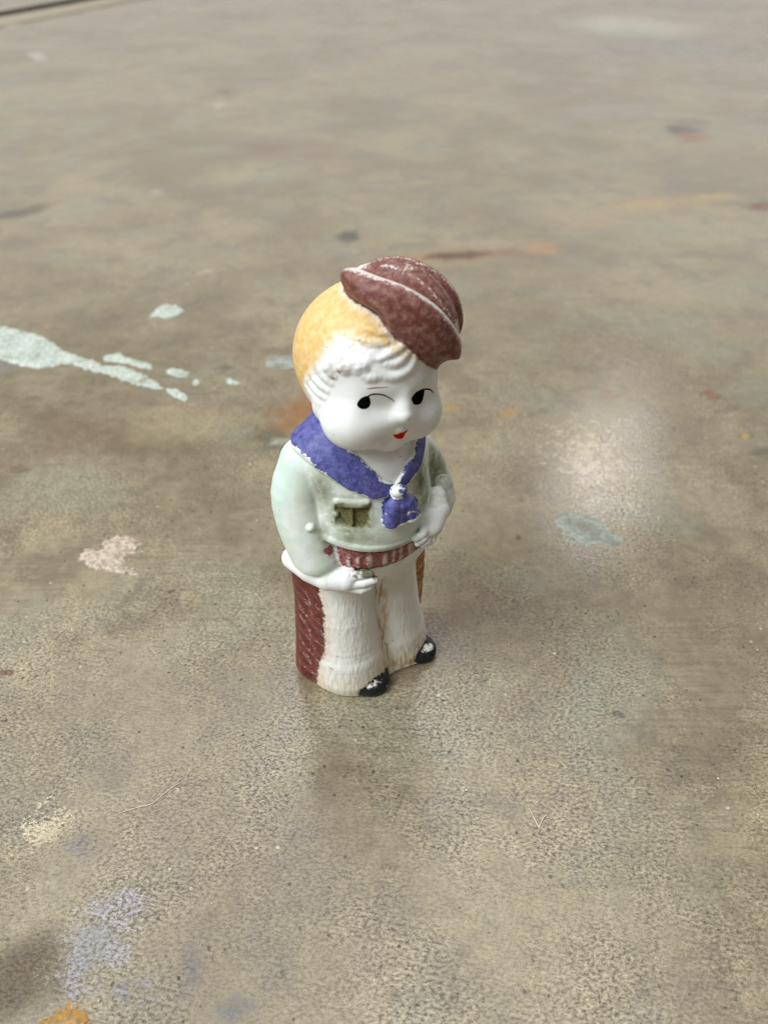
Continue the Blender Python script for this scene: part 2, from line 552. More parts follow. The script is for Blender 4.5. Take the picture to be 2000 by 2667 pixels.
def project(P, it=2):
    for _ in range(it):
        d = sdf(P.astype(F4))
        g = gradient(P)
        L = np.linalg.norm(g, axis=1) + 1e-6
        P = P - g / (L * L)[:, None] * np.clip(d, -0.3, 0.3)[:, None]
    return P


def subdivide(verts, quads):
    e = np.concatenate([quads[:, [0, 1]], quads[:, [1, 2]], quads[:, [2, 3]], quads[:, [3, 0]]])
    es = np.sort(e, 1)
    key = es[:, 0] * (len(verts) + 1) + es[:, 1]
    uq, first, inv = np.unique(key, return_index=True, return_inverse=True)
    mid = (verts[es[first, 0]] + verts[es[first, 1]]) / 2
    cen = verts[quads].mean(1)
    nq = len(quads); nv = len(verts); ne = len(mid)
    ei = inv.reshape(4, nq) + nv
    fi = np.arange(nq) + nv + ne
    out = []
    for i in range(4):
        out.append(np.stack([quads[:, i], ei[i], fi, ei[(i + 3) % 4]], 1))
    return np.concatenate([verts, mid, cen]), np.concatenate(out)
#GEO_END


# ------------------------------------------------------------------ materials
def bisque_material():
    M = N('painted_bisque')
    pos = M.n('TexCoord').outputs['Object']
    v = M.n('VectorMath', {0: pos, 'Scale': 1000.0}, operation='SCALE').outputs[0]   # millimetres
    fine = M.noise(v, 2.6, 3, 0.65).outputs['Fac']
    mid = M.noise(v, 0.9, 3, 0.6).outputs['Fac']
    big = M.noise(v, 0.28, 2, 0.5).outputs['Fac']
    spk = M.noise(v, 7.0, 2, 0.5).outputs['Fac']
    # ragged value added to every paint edge, in mm
    rag = M.math('ADD', M.math('MULTIPLY', M.math('SUBTRACT', fine, 0.5), 1.5),
                 M.math('MULTIPLY', M.math('SUBTRACT', mid, 0.5), 1.4))

    def cover(name, soft=0.12, ragk=1.0, off=0.0):
        d = M.math('ADD', M.attr(name), M.math('MULTIPLY', rag, ragk))
        return M.ramp(M.math('ADD', d, off), -soft, soft, 1.0, 0.0)
    white = M.mix(M.ramp(big, 0.35, 0.7), (0.80, 0.79, 0.76), (0.74, 0.725, 0.68))
    c = white
    # cream tone of the furry trousers
    c = M.mix(M.math('MULTIPLY', M.ramp(M.attr('d_fur'), -0.5, 0.8, 1.0, 0.0), M.ramp(mid, 0.3, 0.75, 0.1, 0.6)), c, (0.75, 0.69, 0.55))
    c = M.mix(M.math('MULTIPLY', M.ramp(M.math('ADD', M.attr('d_cream'), M.math('MULTIPLY', rag, 3.0)), -7.0, 5.0, 0.6, 0.0), 1.0), c, (0.75, 0.65, 0.43))
    # pale green wash of the jacket, thicker where the glaze pooled
    rag2 = M.math('ADD', M.math('MULTIPLY', M.math('SUBTRACT', mid, 0.5), 1.9), M.math('MULTIPLY', M.math('SUBTRACT', big, 0.5), 1.6))

    def soft(name, lo, hi, k):
        return M.ramp(M.math('ADD', M.attr(name), M.math('MULTIPLY', rag2, k)), lo, hi, 1.0, 0.0)
    c = M.mix(M.math('MULTIPLY', soft('d_jacket', -0.3, 0.5, 1.0), M.ramp(big, 0.3, 0.65, 0.15, 0.8)), c, (0.60, 0.68, 0.55))
    c = M.mix(M.math('MULTIPLY', soft('d_mint', -2.2, 1.4, 1.2), M.ramp(mid, 0.25, 0.75, 0.5, 1.0)), c, (0.43, 0.62, 0.52))
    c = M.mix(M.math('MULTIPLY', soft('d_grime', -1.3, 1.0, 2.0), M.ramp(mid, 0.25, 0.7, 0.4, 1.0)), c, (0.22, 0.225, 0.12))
    # olive paint left in pocket, under belt and hand
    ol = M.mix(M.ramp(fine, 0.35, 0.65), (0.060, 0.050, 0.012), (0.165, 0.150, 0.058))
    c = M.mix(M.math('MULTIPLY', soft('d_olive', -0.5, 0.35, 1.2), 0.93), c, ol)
    # hair
    h = M.mix(M.ramp(mid, 0.3, 0.72), (0.66, 0.41, 0.135), (0.72, 0.52, 0.255))
    h = M.mix(M.ramp(fine, 0.55, 0.8, 0.0, 0.45), h, (0.60, 0.33, 0.08))
    c = M.mix(M.ramp(M.math('ADD', M.attr('d_hair'), M.math('MULTIPLY', rag, 1.5)), -1.5, 1.0, 1.0, 0.0), c, h)
    # maroon hat, belt and chaps
    r1 = M.mix(M.ramp(mid, 0.3, 0.72), (0.132, 0.036, 0.026), (0.195, 0.068, 0.050))
    dust = M.math('MULTIPLY', M.ramp(M.math('ADD', M.math('MULTIPLY', spk, 0.55), M.math('MULTIPLY', mid, 0.6)), 0.52, 0.80), 0.55)
    rh = M.mix(dust, r1, (0.42, 0.30, 0.25))
    rh = M.mix(M.ramp(M.math('ADD', M.attr('d_wear'), M.math('MULTIPLY', rag, 1.0)), -0.18, 0.35, 0.92, 0.0), rh, (0.66, 0.58, 0.52))
    c = M.mix(cover('d_hat', 0.10, 0.35), c, rh)
    rb = M.mix(M.ramp(fine, 0.42, 0.62), (0.22, 0.05, 0.045), (0.38, 0.17, 0.15))
    rb = M.mix(M.ramp(M.math('ADD', M.attr('d_beltrub'), M.math('MULTIPLY', rag, 2.6)), 0.2, -0.6, 0.0, 0.75), rb, (0.68, 0.58, 0.52))
    c = M.mix(cover('d_belt', 0.15, 0.9), c, rb)
    c = M.mix(M.math('MULTIPLY', soft('d_chap', -0.2, 1.0, 0.8), 0.5), c, (0.60, 0.42, 0.22))
    rc = M.mix(M.ramp(mid, 0.3, 0.72), (0.115, 0.030, 0.021), (0.165, 0.052, 0.038))
    rc = M.mix(M.ramp(M.math('ADD', M.attr('d_fleck'), M.math('MULTIPLY', rag, 3.0)), -0.5, 0.0, 0.42, 0.0), rc, (0.50, 0.36, 0.31))
    c = M.mix(cover('d_chap', 0.10, 0.4), c, rc)
    # ochre side of the other leg
    c = M.mix(cover('d_ochre', 0.25, 0.7), c, M.mix(M.ramp(mid, 0.35, 0.65), (0.28, 0.12, 0.03), (0.42, 0.21, 0.07)))
    # blue neckerchief
    b1 = M.mix(M.ramp(mid, 0.3, 0.7), (0.050, 0.054, 0.195), (0.130, 0.130, 0.345))
    b1 = M.mix(M.ramp(fine, 0.56, 0.74, 0.0, 0.8), b1, (0.25, 0.23, 0.52))
    b1 = M.mix(M.ramp(spk, 0.66, 0.74, 0.0, 0.7), b1, (0.02, 0.02, 0.10))
    bl = M.math('ADD', M.attr('d_blue'), M.math('ADD', M.math('MULTIPLY', rag, 0.7), M.math('MULTIPLY', M.math('SUBTRACT', big, 0.46), 2.4)))
    c = M.mix(M.ramp(bl, -0.06, 0.06, 1.0, 0.0), c, b1)
    # black shoes, rubbed white on the toe
    c = M.mix(cover('d_black', 0.12, 1.0), c, (0.012, 0.012, 0.014))
    # ochre streaks in the fur
    st = M.n('Mapping', {0: v, 'Scale': (1.5, 1.5, 0.28)}).outputs[0]
    stn = M.noise(st, 1.0, 2, 0.5).outputs['Fac']
    c = M.mix(M.math('MULTIPLY', M.ramp(stn, 0.46, 0.60, 0.0, 0.9), M.ramp(M.attr('d_streak'), -1.5, 1.0, 1.0, 0.0)), c, (0.50, 0.30, 0.08))
    # small dark specks all over
    sp = M.n('TexVoronoi', {'Vector': v, 'Scale': 0.42}).outputs['Distance']
    c = M.mix(M.ramp(M.math('ADD', sp, M.math('MULTIPLY', fine, 0.12)), 0.105, 0.135, 0.75, 0.0), c, (0.10, 0.085, 0.05))
    # relief
    fz = M.n('Mapping', {0: v, 'Rotation': (0, 0.10, 0), 'Scale': (1.25, 1.25, 0.33)}).outputs[0]
    fn = M.noise(fz, 1.0, 2.5, 0.5).outputs['Fac']
    fur = M.math('MULTIPLY', M.ramp(fn, 0.28, 0.72, 0.0, 1.0, False), M.ramp(M.attr('d_fur'), -0.5, 0.5, 1.0, 0.0))
    hs = M.n('Mapping', {0: v, 'Rotation': (0.3, 0.9, 0), 'Scale': (0.35, 1.5, 1.5)}).outputs[0]
    hn = M.math('MULTIPLY', M.noise(hs, 0.55, 3, 0.5).outputs['Fac'], M.ramp(M.attr('d_strand'), -0.5, 0.5, 0.55, 0.0))
    hgt = M.math('ADD', M.math('ADD', M.math('MULTIPLY', fur, 0.2), hn), M.math('MULTIPLY', fine, 0.03))
    bump = M.n('Bump', {'Strength': 0.9, 'Distance': 0.00055, 'Height': hgt})
    bs = M.n('BsdfPrincipled', {'Base Color': c, 'Roughness': M.math('SUBTRACT', M.ramp(fine, 0.3, 0.7, 0.40, 0.56), M.math('MULTIPLY', M.math('MULTIPLY', cover('d_chap', 0.2, 0.4), M.ramp(M.attr('d_gloss'), -0.5, 0.5, 1.0, 0.0)), 0.36)),
                                'Specular IOR Level': 0.24, 'Normal': bump.outputs[0]})
    M.t.links.new(bs.outputs[0], M.out.inputs[0])
    return M.mat


def flat_paint(name, colr, rough=0.35):
    M = N(name)
    pos = M.n('TexCoord').outputs['Object']
    nz = M.noise(pos, 2500, 3).outputs['Fac']
    c = M.mix(M.ramp(nz, 0.35, 0.7), colr, tuple(min(1, k * 1.35 + 0.004) for k in colr))
    bs = M.n('BsdfPrincipled', {'Base Color': c, 'Roughness': rough, 'Specular IOR Level': 0.0})
    M.t.links.new(bs.outputs[0], M.out.inputs[0])
    return M.mat


def mesh_object(name, verts, faces, mat, parent=None, smooth=True, normals=None, attrs=None):
    me = bpy.data.meshes.new(name)
    if isinstance(faces, np.ndarray):
        nf, k = faces.shape
        me.vertices.add(len(verts)); me.vertices.foreach_set('co', np.asarray(verts, np.float32).ravel())
        me.loops.add(nf * k); me.loops.foreach_set('vertex_index', faces.astype(np.int32).ravel())
        me.polygons.add(nf)
        me.polygons.foreach_set('loop_start', (np.arange(nf) * k).astype(np.int32))
        me.update(calc_edges=True)
    else:
        me.from_pydata([tuple(map(float, p)) for p in verts], [], [tuple(map(int, f)) for f in faces])
    me.validate()
    if smooth:
        me.polygons.foreach_set('use_smooth', np.ones(len(me.polygons), bool))
    for k, a in (attrs or {}).items():
        at = me.attributes.new(k, 'FLOAT', 'POINT')
        at.data.foreach_set('value', np.asarray(a, np.float32))
    if normals is not None:
        me.normals_split_custom_set_from_vertices(normals.astype(np.float32))
    me.materials.append(mat)
    o = bpy.data.objects.new(name, me)
    col.objects.link(o)
    if parent:
        o.parent = parent
    return o


# ------------------------------------------------------------------ the concrete floor
# stains and painted shade on the concrete: x, y, half length, half width (mm), turn, colour (sRGB), strength, softness
STAINS_AND_SHADE = [
    (-12.6, 256.6, 5.3, 6.4, 0.00, (88, 82, 68), 0.85, 0.35),
    (-181.4, 289.5, 13.5, 8.3, 0.88, (98, 92, 76), 0.75, 0.5),
    (204.3, 451.2, 10.0, 12.0, -0.51, (66, 60, 52), 0.9, 0.4),
    (216.1, 471.4, 11.5, 6.8, 0.18, (120, 115, 100), 0.6, 0.5),
    (204.4, 433.1, 10.1, 8.3, 0.48, (160, 105, 70), 0.7, 0.5),
    (188.7, 439.6, 13.7, 12.7, 0.36, (150, 142, 122), 0.5, 0.6),
    (37.3, 234.4, 12.2, 4.4, 0.15, (112, 74, 45), 0.85, 0.45),
    (35.5, 234.0, 21.6, 7.5, 0.17, (170, 130, 85), 0.5, 0.7),
    (78.6, 241.7, 8.9, 6.7, 0.32, (185, 145, 105), 0.55, 0.5),
    (144.8, 304.0, 20.1, 7.6, 0.24, (190, 160, 110), 0.5, 0.6),
    (178.5, 315.0, 16.5, 7.0, 0.15, (190, 165, 115), 0.5, 0.6),
    (173.5, 293.5, 14.1, 5.5, -0.75, (175, 155, 115), 0.5, 0.6),
    (111.2, 278.4, 34.3, 8.3, 0.61, (175, 150, 125), 0.4, 0.7),
    (200.7, 300.4, 9.1, 5.0, 0.40, (120, 70, 55), 0.9, 0.4),
    (-22.1, 105.7, 10.4, 7.2, 0.82, (158, 108, 56), 0.62, 0.7),
    (-27.2, 94.9, 9.5, 3.7, 0.78, (160, 115, 65), 0.6, 0.7),
    (-29.7, 86.9, 5.5, 5.3, 0.30, (112, 108, 92), 0.75, 0.4),
    (-27.6, 86.5, 3.6, 1.6, 0.23, (175, 172, 158), 0.7, 0.5),
    (79.6, 113.1, 3.0, 2.2, -0.41, (150, 116, 94), 0.65, 0.5),
    (112.5, 113.8, 2.5, 1.9, -0.90, (150, 95, 65), 0.8, 0.4),
    (44.4, 102.3, 2.5, 2.7, -0.19, (176, 144, 92), 0.6, 0.6),
    (25.7, 105.5, 4.2, 1.6, 0.17, (180, 145, 85), 0.7, 0.5),
    (115.9, 89.4, 2.0, 1.3, 0.21, (185, 150, 85), 0.8, 0.5),
    (115.6, 104.3, 5.1, 1.0, 0.47, (128, 120, 100), 0.7, 0.5),
    (77.5, 130.4, 3.6, 1.7, -1.11, (125, 120, 98), 0.75, 0.45),
    (118.8, 80.8, 3.9, 2.0, 0.31, (105, 100, 85), 0.7, 0.5),
    (53.8, 102.7, 6.2, 0.7, 0.50, (135, 125, 105), 0.6, 0.5),
    (-102.2, 72.4, 2.5, 2.2, 0.00, (118, 105, 90), 0.7, 0.45),
    (-78.4, -1.8, 1.7, 0.9, -0.00, (120, 75, 50), 0.9, 0.4),
    (-47.7, 22.8, 0.7, 0.6, 0.00, (120, 70, 45), 0.9, 0.4),
    (39.5, 42.5, 0.7, 0.9, -0.00, (110, 80, 55), 0.9, 0.4),
    (-88.3, 92.8, 29.4, 6.7, -0.43, (125, 106, 84), 0.55, 0.8),
    (-99.4, 86.5, 21.2, 7.7, 0.53, (130, 113, 90), 0.45, 0.8),
    (-63.2, 82.4, 23.1, 4.0, 0.04, (128, 112, 90), 0.45, 0.8),
    (-56.5, 96.0, 16.9, 10.0, 0.20, (176, 160, 130), 0.5, 0.8),
    (-54.0, -62.8, 6.3, 7.0, 0.36, (92, 76, 42), 0.8, 0.6),
    (-138.0, 403.8, 47.1, 8.6, -2.75, (132, 122, 95), 0.5, 0.8),
    (-85.2, 310.1, 65.7, 10.3, 2.50, (128, 116, 98), 0.45, 0.8),
    (-62.3, 399.6, 43.1, 21.4, -0.10, (132, 114, 100), 0.45, 0.8),
    (262.7, 744.3, 105.1, 54.5, -0.19, (140, 132, 126), 0.6, 0.7),
    (215.4, 883.2, 82.0, 54.0, -0.16, (150, 140, 134), 0.4, 0.8),
    (279.8, 904.8, 56.0, 61.7, 0.20, (196, 192, 178), 0.6, 0.7),
    (171.4, 507.6, 27.0, 33.2, -0.21, (152, 143, 134), 0.55, 0.6),
    (-157.6, 953.6, 25.6, 37.3, 0.63, (134, 118, 100), 0.6, 0.6),
    (-118.8, 563.4, 6.8, 10.5, 0.41, (118, 100, 80), 0.7, 0.5),
    (-130.1, 550.3, 4.8, 9.6, 0.58, (130, 122, 105), 0.6, 0.5),
    (-318.1, 713.0, 7.0, 21.4, 0.58, (205, 196, 188), 0.8, 0.5),
    (-415.7, 904.8, 10.4, 25.9, 0.56, (215, 200, 190), 0.8, 0.5),
    (-117.6, 522.9, 5.1, 8.4, 0.00, (190, 180, 160), 0.7, 0.5),
    (-119.6, 322.6, 2.4, 4.3, 0.57, (180, 180, 170), 0.8, 0.5),
    (-73.5, 215.4, 4.1, 2.5, 0.20, (185, 175, 155), 0.7, 0.5),
    (-102.9, 169.2, 3.2, 3.1, 0.21, (125, 112, 104), 0.7, 0.5),
    (-52.0, 132.0, 2.4, 2.2, 0.61, (118, 108, 94), 0.75, 0.45),
    (57.6, -18.9, 6.1, 1.1, -1.03, (118, 112, 98), 0.5, 0.7),
    (53.0, -12.7, 1.6, 0.9, -0.37, (98, 95, 88), 0.7, 0.5),
    (36.5, 13.0, 6.6, 1.5, -0.79, (130, 120, 98), 0.35, 0.8),
    (-56.5, 22.9, 7.0, 0.5, -2.01, (128, 116, 94), 0.6, 0.6),
    (33.1, 39.5, 8.8, 5.9, 0.53, (148, 138, 105), 0.45, 0.8),  # soft shade right of the figurine, painted into the floor colour
    (25.5, 20.3, 10.8, 4.3, 0.82, (145, 126, 100), 0.4, 0.8),  # same painted shade, closer to the figurine's base
    (47.5, -44.5, 14.7, 4.0, 0.09, (140, 132, 108), 0.35, 0.8),
    (-26.0, -49.8, 8.8, 0.1, -1.29, (120, 104, 78), 0.4, 0.8),
    (-32.4, -37.5, 7.6, 0.1, 1.58, (122, 106, 82), 0.45, 0.8),
    (62.0, 238.5, 30.0, 4.5, 0.18, (140, 98, 62), 0.5, 0.7),
    (38.0, 234.6, 12.5, 4.2, 0.10, (88, 54, 32), 0.9, 0.5),
]
# patchy residue of old paint, last row a painted glare: x, y, half length, half width, colour, threshold
PATCHES = [
    (-43.0, -58.0, 8.0, 9.5, (140, 138, 146), 0.575),
    (-40.0, -51.0, 7.0, 5.0, (146, 144, 154), 0.575),
    (-36.0, -64.0, 6.0, 3.5, (124, 122, 126), 0.58),
    (-19.0, -66.5, 6.0, 3.0, (112, 110, 112), 0.58),
    (-27.0, -61.0, 3.0, 5.0, (108, 102, 100), 0.57),
    (-58.0, -37.0, 7.0, 6.0, (190, 176, 152), 0.58),
    (-50.0, -40.0, 7.0, 5.0, (124, 116, 112), 0.58),
    (66.0, 78.0, 16.0, 30.0, (186, 172, 152), 0.60),  # grainy glare of the lamp, painted into the floor colour
]


def near_small(x, y, a, b):
    return y < 60 and max(a, b) < 4.0


def floor_material():
    M = N('worn_concrete')
    pos = M.n('TexCoord').outputs['Object']
    v = M.n('VectorMath', {0: pos, 'Scale': 1000.0}, operation='SCALE').outputs[0]
    cloud = M.noise(v, 0.011, 3, 0.6, 0.6).outputs['Fac']
    med = M.noise(v, 0.05, 4, 0.62).outputs['Fac']
    mott = M.noise(v, 0.30, 4, 0.65).outputs['Fac']
    gv = M.n('Mapping', {0: v, 'Rotation': (0, 0, 0.3), 'Scale': (0.75, 1.15, 1)}).outputs[0]
    grain = M.noise(gv, 1.7, 5, 0.78).outputs['Fac']
    rough_area = M.ramp(M.noise(v, 0.032, 3, 0.6).outputs['Fac'], 0.38, 0.60, 0.18, 1.0)
    fine = M.noise(v, 6.0, 1, 0.7).outputs['Fac']
    c = M.mix(M.ramp(cloud, 0.34, 0.66), (0.245, 0.200, 0.134), (0.365, 0.308, 0.214))
    c = M.mix(M.ramp(med, 0.34, 0.56, 0.7, 0.0), c, (0.180, 0.146, 0.098))
    c = M.mix(M.ramp(med, 0.54, 0.72, 0.0, 0.5), c, (0.375, 0.335, 0.25))
    hue = M.noise(v, 0.028, 3, 0.5).outputs['Color']
    hs = M.n('SeparateColor', {0: hue}).outputs
    c = M.mix(M.ramp(hs[0], 0.50, 0.66, 0.0, 0.55), c, (0.285, 0.280, 0.215))
    c = M.mix(M.ramp(hs[1], 0.52, 0.70, 0.0, 0.4), c, (0.285, 0.212, 0.158))
    # trowel streaks
    sv = M.n('Mapping', {0: v, 'Rotation': (0, 0, math.radians(48)), 'Scale': (0.06, 0.9, 1)}).outputs[0]
    sn = M.noise(sv, 1.0, 3, 0.6).outputs['Fac']
    smask = M.ramp(M.noise(v, 0.02, 2).outputs['Fac'], 0.48, 0.62)
    c = M.mix(M.math('MULTIPLY', M.ramp(sn, 0.35, 0.55, 0.35, 0.0), smask), c, (0.15, 0.125, 0.09))
    # pits and pale sand grains
    vor = M.n('TexVoronoi', {'Vector': v, 'Scale': 0.42, 'Randomness': 1.0})
    vd = M.math('ADD', vor.outputs['Distance'], M.math('MULTIPLY', fine, 0.10))
    vr = M.n('SeparateColor', {0: vor.outputs['Color']}).outputs
    pit = M.math('MULTIPLY', M.ramp(vd, 0.15, 0.23, 1.0, 0.0), M.math('GREATER_THAN', vr[0], 0.76))
    c = M.mix(M.math('MULTIPLY', pit, 0.8), c, (0.055, 0.042, 0.028))
    vor2 = M.n('TexVoronoi', {'Vector': v, 'Scale': 0.27})
    vr2 = M.n('SeparateColor', {0: vor2.outputs['Color']}).outputs
    dot = M.math('MULTIPLY', M.ramp(vor2.outputs['Distance'], 0.085, 0.12, 1.0, 0.0), M.math('GREATER_THAN', vr2[1], 0.87))
    c = M.mix(M.math('MULTIPLY', dot, 0.7), c, (0.60, 0.55, 0.44))
    small = M.math('SUBTRACT', mott, 0.5)
    large = M.math('SUBTRACT', med, 0.5)
    # the wide and distant stains and the painted shade are stored on the floor's own points
    at = M.n('Attribute', attribute_name='stain_shade')
    c = M.mix(at.outputs['Alpha'], c, at.outputs['Color'])
    for (x, y, a, b, ang, rgb, stg, soft) in STAINS_AND_SHADE:
        if not near_small(x, y, a, b):
            continue
        q = M.n('Mapping', {0: v, 'Location': (x, y, 0), 'Rotation': (0, 0, ang), 'Scale': (a, b, 1)}, vector_type='TEXTURE').outputs[0]
        r = M.n('VectorMath', {0: q}, operation='LENGTH').outputs['Value']
        r = M.math('MULTIPLY_ADD', small, 1.5, r)
        f = M.ramp(r, 1.0 - soft, 1.0 + soft * 0.6, stg, 0.0)
        c = M.mix(f, c, tuple(0.92 * k for k in srgb(*rgb)))
    tint = M.math('ADD', M.math('MULTIPLY', mott, 0.5), M.math('MULTIPLY', grain, 0.5))
    for (x, y, a, b, rgb, th) in PATCHES:
        q = M.n('Mapping', {0: v, 'Location': (x, y, 0), 'Scale': (a, b, 1)}, vector_type='TEXTURE').outputs[0]
        r = M.n('VectorMath', {0: q}, operation='LENGTH').outputs['Value']
        m = M.math('MULTIPLY_ADD', r, -0.16, M.math('ADD', tint, 0.16))
        c = M.mix(M.ramp(m, th - 0.02, th + 0.05, 0.0, 0.85), c, tuple(1.0 * k for k in srgb(*rgb)))
    # faint ring left by a round foot
    q = M.n('Mapping', {0: v, 'Location': (83.4, 39.9, 0), 'Scale': (7.3, 7.5, 1)}, vector_type='TEXTURE').outputs[0]
    r = M.n('VectorMath', {0: q}, operation='LENGTH').outputs['Value']
    r = M.math('ABSOLUTE', M.math('SUBTRACT', M.math('MULTIPLY_ADD', small, 0.15, r), 1.0))
    c = M.mix(M.math('MULTIPLY', M.ramp(r, 0.02, 0.13, 1.0, 0.0), 0.38), c, (0.19, 0.165, 0.11))
    # mottling and grain
    gm = M.ramp(mott, 0.30, 0.70, 0.86, 1.13)
    gg = M.math('MULTIPLY_ADD', M.math('SUBTRACT', M.ramp(grain, 0.38, 0.63, 0.36, 1.75, False), 1.0), rough_area, 1.0)
    gf = M.ramp(fine, 0.30, 0.70, 0.84, 1.17)
    k = M.math('MULTIPLY', M.math('MULTIPLY', gm, gg), gf)
    c = M.mix(1.0, c, M.n('CombineColor', {0: k, 1: k, 2: k}).outputs[0], 'MULTIPLY')
    crev = M.math('MULTIPLY', M.ramp(grain, 0.33, 0.41, 0.6, 0.0), rough_area)
    c = M.mix(crev, c, (0.075, 0.058, 0.036))
    c = M.mix(1.0, c, (0.735, 0.705, 0.62), 'MULTIPLY')
    hgt = M.math('ADD', M.math('MULTIPLY', grain, 0.7), M.math('ADD', M.math('MULTIPLY', fine, 0.25), M.math('MULTIPLY', pit, -0.9)))
    hgt = M.math('MULTIPLY_ADD', mott, 0.7, hgt)
    bump = M.n('Bump', {'Strength': 0.30, 'Distance': 0.00022, 'Height': hgt}).outputs[0]
    cbump = M.n('Bump', {'Strength': 0.35, 'Distance': 0.00005, 'Height': grain}).outputs[0]
    bs = M.n('BsdfPrincipled', {'Base Color': c, 'Roughness': M.ramp(mott, 0.3, 0.7, 0.48, 0.66), 'Specular IOR Level': 0.4,
                                'Coat Weight': M.math('MULTIPLY', M.ramp(med, 0.36, 0.62, 1.0, 0.55), M.ramp(grain, 0.40, 0.58, 0.08, 1.0)), 'Coat Roughness': M.ramp(mott, 0.3, 0.7, 0.11, 0.19),
                                'Coat IOR': 1.85, 'Normal': bump, 'Coat Normal': cbump, })
    M.t.links.new(bs.outputs[0], M.out.inputs[0])
    return M.mat


def residue_material(name, rgb, rgb2, worn, th, rough=0.5):
    """Old paint on the floor, worn through to the concrete in places."""
    M = N(name)
    pos = M.n('TexCoord').outputs['Object']
    v = M.n('VectorMath', {0: pos, 'Scale': 1000.0}, operation='SCALE').outputs[0]
    a = M.noise(v, 0.16, 4, 0.6).outputs['Fac']
    b = M.noise(v, 0.9, 4, 0.65).outputs['Fac']
    c = M.mix(M.ramp(a, 0.35, 0.65), srgb(*rgb), srgb(*rgb2))
    c = M.mix(M.ramp(b, 0.40, 0.62, 0.0, 0.75), c, srgb(*worn))
    c = M.mix(M.ramp(M.math('ADD', M.math('MULTIPLY', a, 0.6), M.math('MULTIPLY', b, 0.4)), th, th + 0.06, 0.0, 0.85), c, srgb(*worn))
    bump = M.n('Bump', {'Strength': 0.4, 'Distance': 0.0003, 'Height': b}).outputs[0]
    bs = M.n('BsdfPrincipled', {'Base Color': c, 'Roughness': rough, 'Normal': bump})
    M.t.links.new(bs.outputs[0], M.out.inputs[0])
    return M.mat


def spread(lo, hi, near_lo, near_hi, step, grow, grow_lo):
    """Grid lines: even close to the figurine, wider and wider away from it."""
    mid = list(np.arange(near_lo, near_hi, step))
    up, d = [near_hi], step
    while up[-1] < hi:
        d = min(d * grow, 400.0); up.append(up[-1] + d)
    dn, d = [near_lo], step
    while dn[-1] > lo:
        d = min(d * grow_lo, 400.0); dn.append(dn[-1] - d)
    return np.array(dn[:0:-1] + mid + up)


gx = spread(-6000, 6000, -70, 95, 1.6, 1.02, 1.02)
gy = spread(-3000, 8000, -75, 70, 1.6, 1.016, 1.12)
GX, GY = np.meshgrid(gx, gy)
fp = np.stack([GX.ravel(), GY.ravel(), np.zeros(GX.size)], 1)
i0 = (np.arange(len(gy) - 1)[:, None] * len(gx) + np.arange(len(gx) - 1)[None]).ravel()
fq = np.stack([i0, i0 + 1, i0 + 1 + len(gx), i0 + len(gx)], 1)
rgba = np.zeros((len(fp), 4))
for (sx, sy, sa, sb, ang, rgb, stg, soft) in sorted(STAINS_AND_SHADE, key=lambda k: -k[2] * k[3]):
    if near_small(sx, sy, sa, sb):
        continue
    R_ = max(sa, sb) * 2.4
    k = np.where((np.abs(fp[:, 0] - sx) < R_) & (np.abs(fp[:, 1] - sy) < R_))[0]
    if not len(k):
        continue
    sa, sb = sa * 1.12, sb * 1.12
    q = fp[k, :2] - (sx, sy)
    u = (q[:, 0] * math.cos(ang) + q[:, 1] * math.sin(ang)) / sa
    w = (-q[:, 0] * math.sin(ang) + q[:, 1] * math.cos(ang)) / sb
    r = np.hypot(u, w)
    p3 = fp[k].astype(F4)
    r = r + 0.30 * vnoise(p3, max(1.5, 0.8 * min(sa, sb)), 3) + 0.16 * vnoise(p3, max(1.5, 0.35 * min(sa, sb)), 5)
    t = np.clip((1 + soft * 0.6 - r) / (soft * 1.6), 0, 1)
    f = min(1.0, stg * 1.2) * t * t * (3 - 2 * t)
    old = rgba[k]
    na = f + old[:, 3] * (1 - f)
    cc = (0.92 * np.array(srgb(*rgb))[None] * f[:, None] + old[:, :3] * (old[:, 3] * (1 - f))[:, None]) / np.maximum(na, 1e-6)[:, None]
    rgba[k, :3] = cc; rgba[k, 3] = na
floor = mesh_object('floor', fp * MM, fq, floor_material(), smooth=False)
at = floor.data.attributes.new('stain_shade', 'FLOAT_COLOR', 'POINT')
at.data.foreach_set('color', rgba.astype(np.float32).ravel())
floor['kind'] = 'structure'
floor['label'] = 'worn tan concrete floor with stains and old paint marks'

# dark filler strip of a joint far back on the left, its pale lip beside it
J0, JD = np.array((-0.463, 1.000)), nrm((0.046, 0.106))
JN = np.array((-JD[1], JD[0]))


def strip(name, w0, w1, top, mat, label):
    V, F = [], []
    prof = [(w0, 0.0005), (w0 + 0.001, top), (w1 - 0.001, top), (w1, 0.0005)]
    for u in np.linspace(-0.5, 4, 40):
        for w, zz in prof:
            p = J0 + JD * u + JN * (w + 0.0012 * math.sin(u * 40 + w * 300))
            V.append((p[0], p[1], zz))
    for i in range(39):
        for j in range(3):
            F.append((i * 4 + j, i * 4 + 4 + j, i * 4 + 5 + j, i * 4 + 1 + j))
    o = mesh_object(name, V, F, mat, floor)
    o['label'] = label


strip('joint_filler', -0.032, -0.004, 0.0012, flat_paint('black_joint_filler', (0.030, 0.026, 0.022), 0.8), 'dark joint strip in the far corner')
strip('joint_lip', -0.085, -0.034, 0.0009, flat_paint('pale_joint_mortar', (0.31, 0.265, 0.195), 0.7), 'pale mortar edge beside the joint')

from mathutils.geometry import delaunay_2d_cdt
from mathutils import Vector


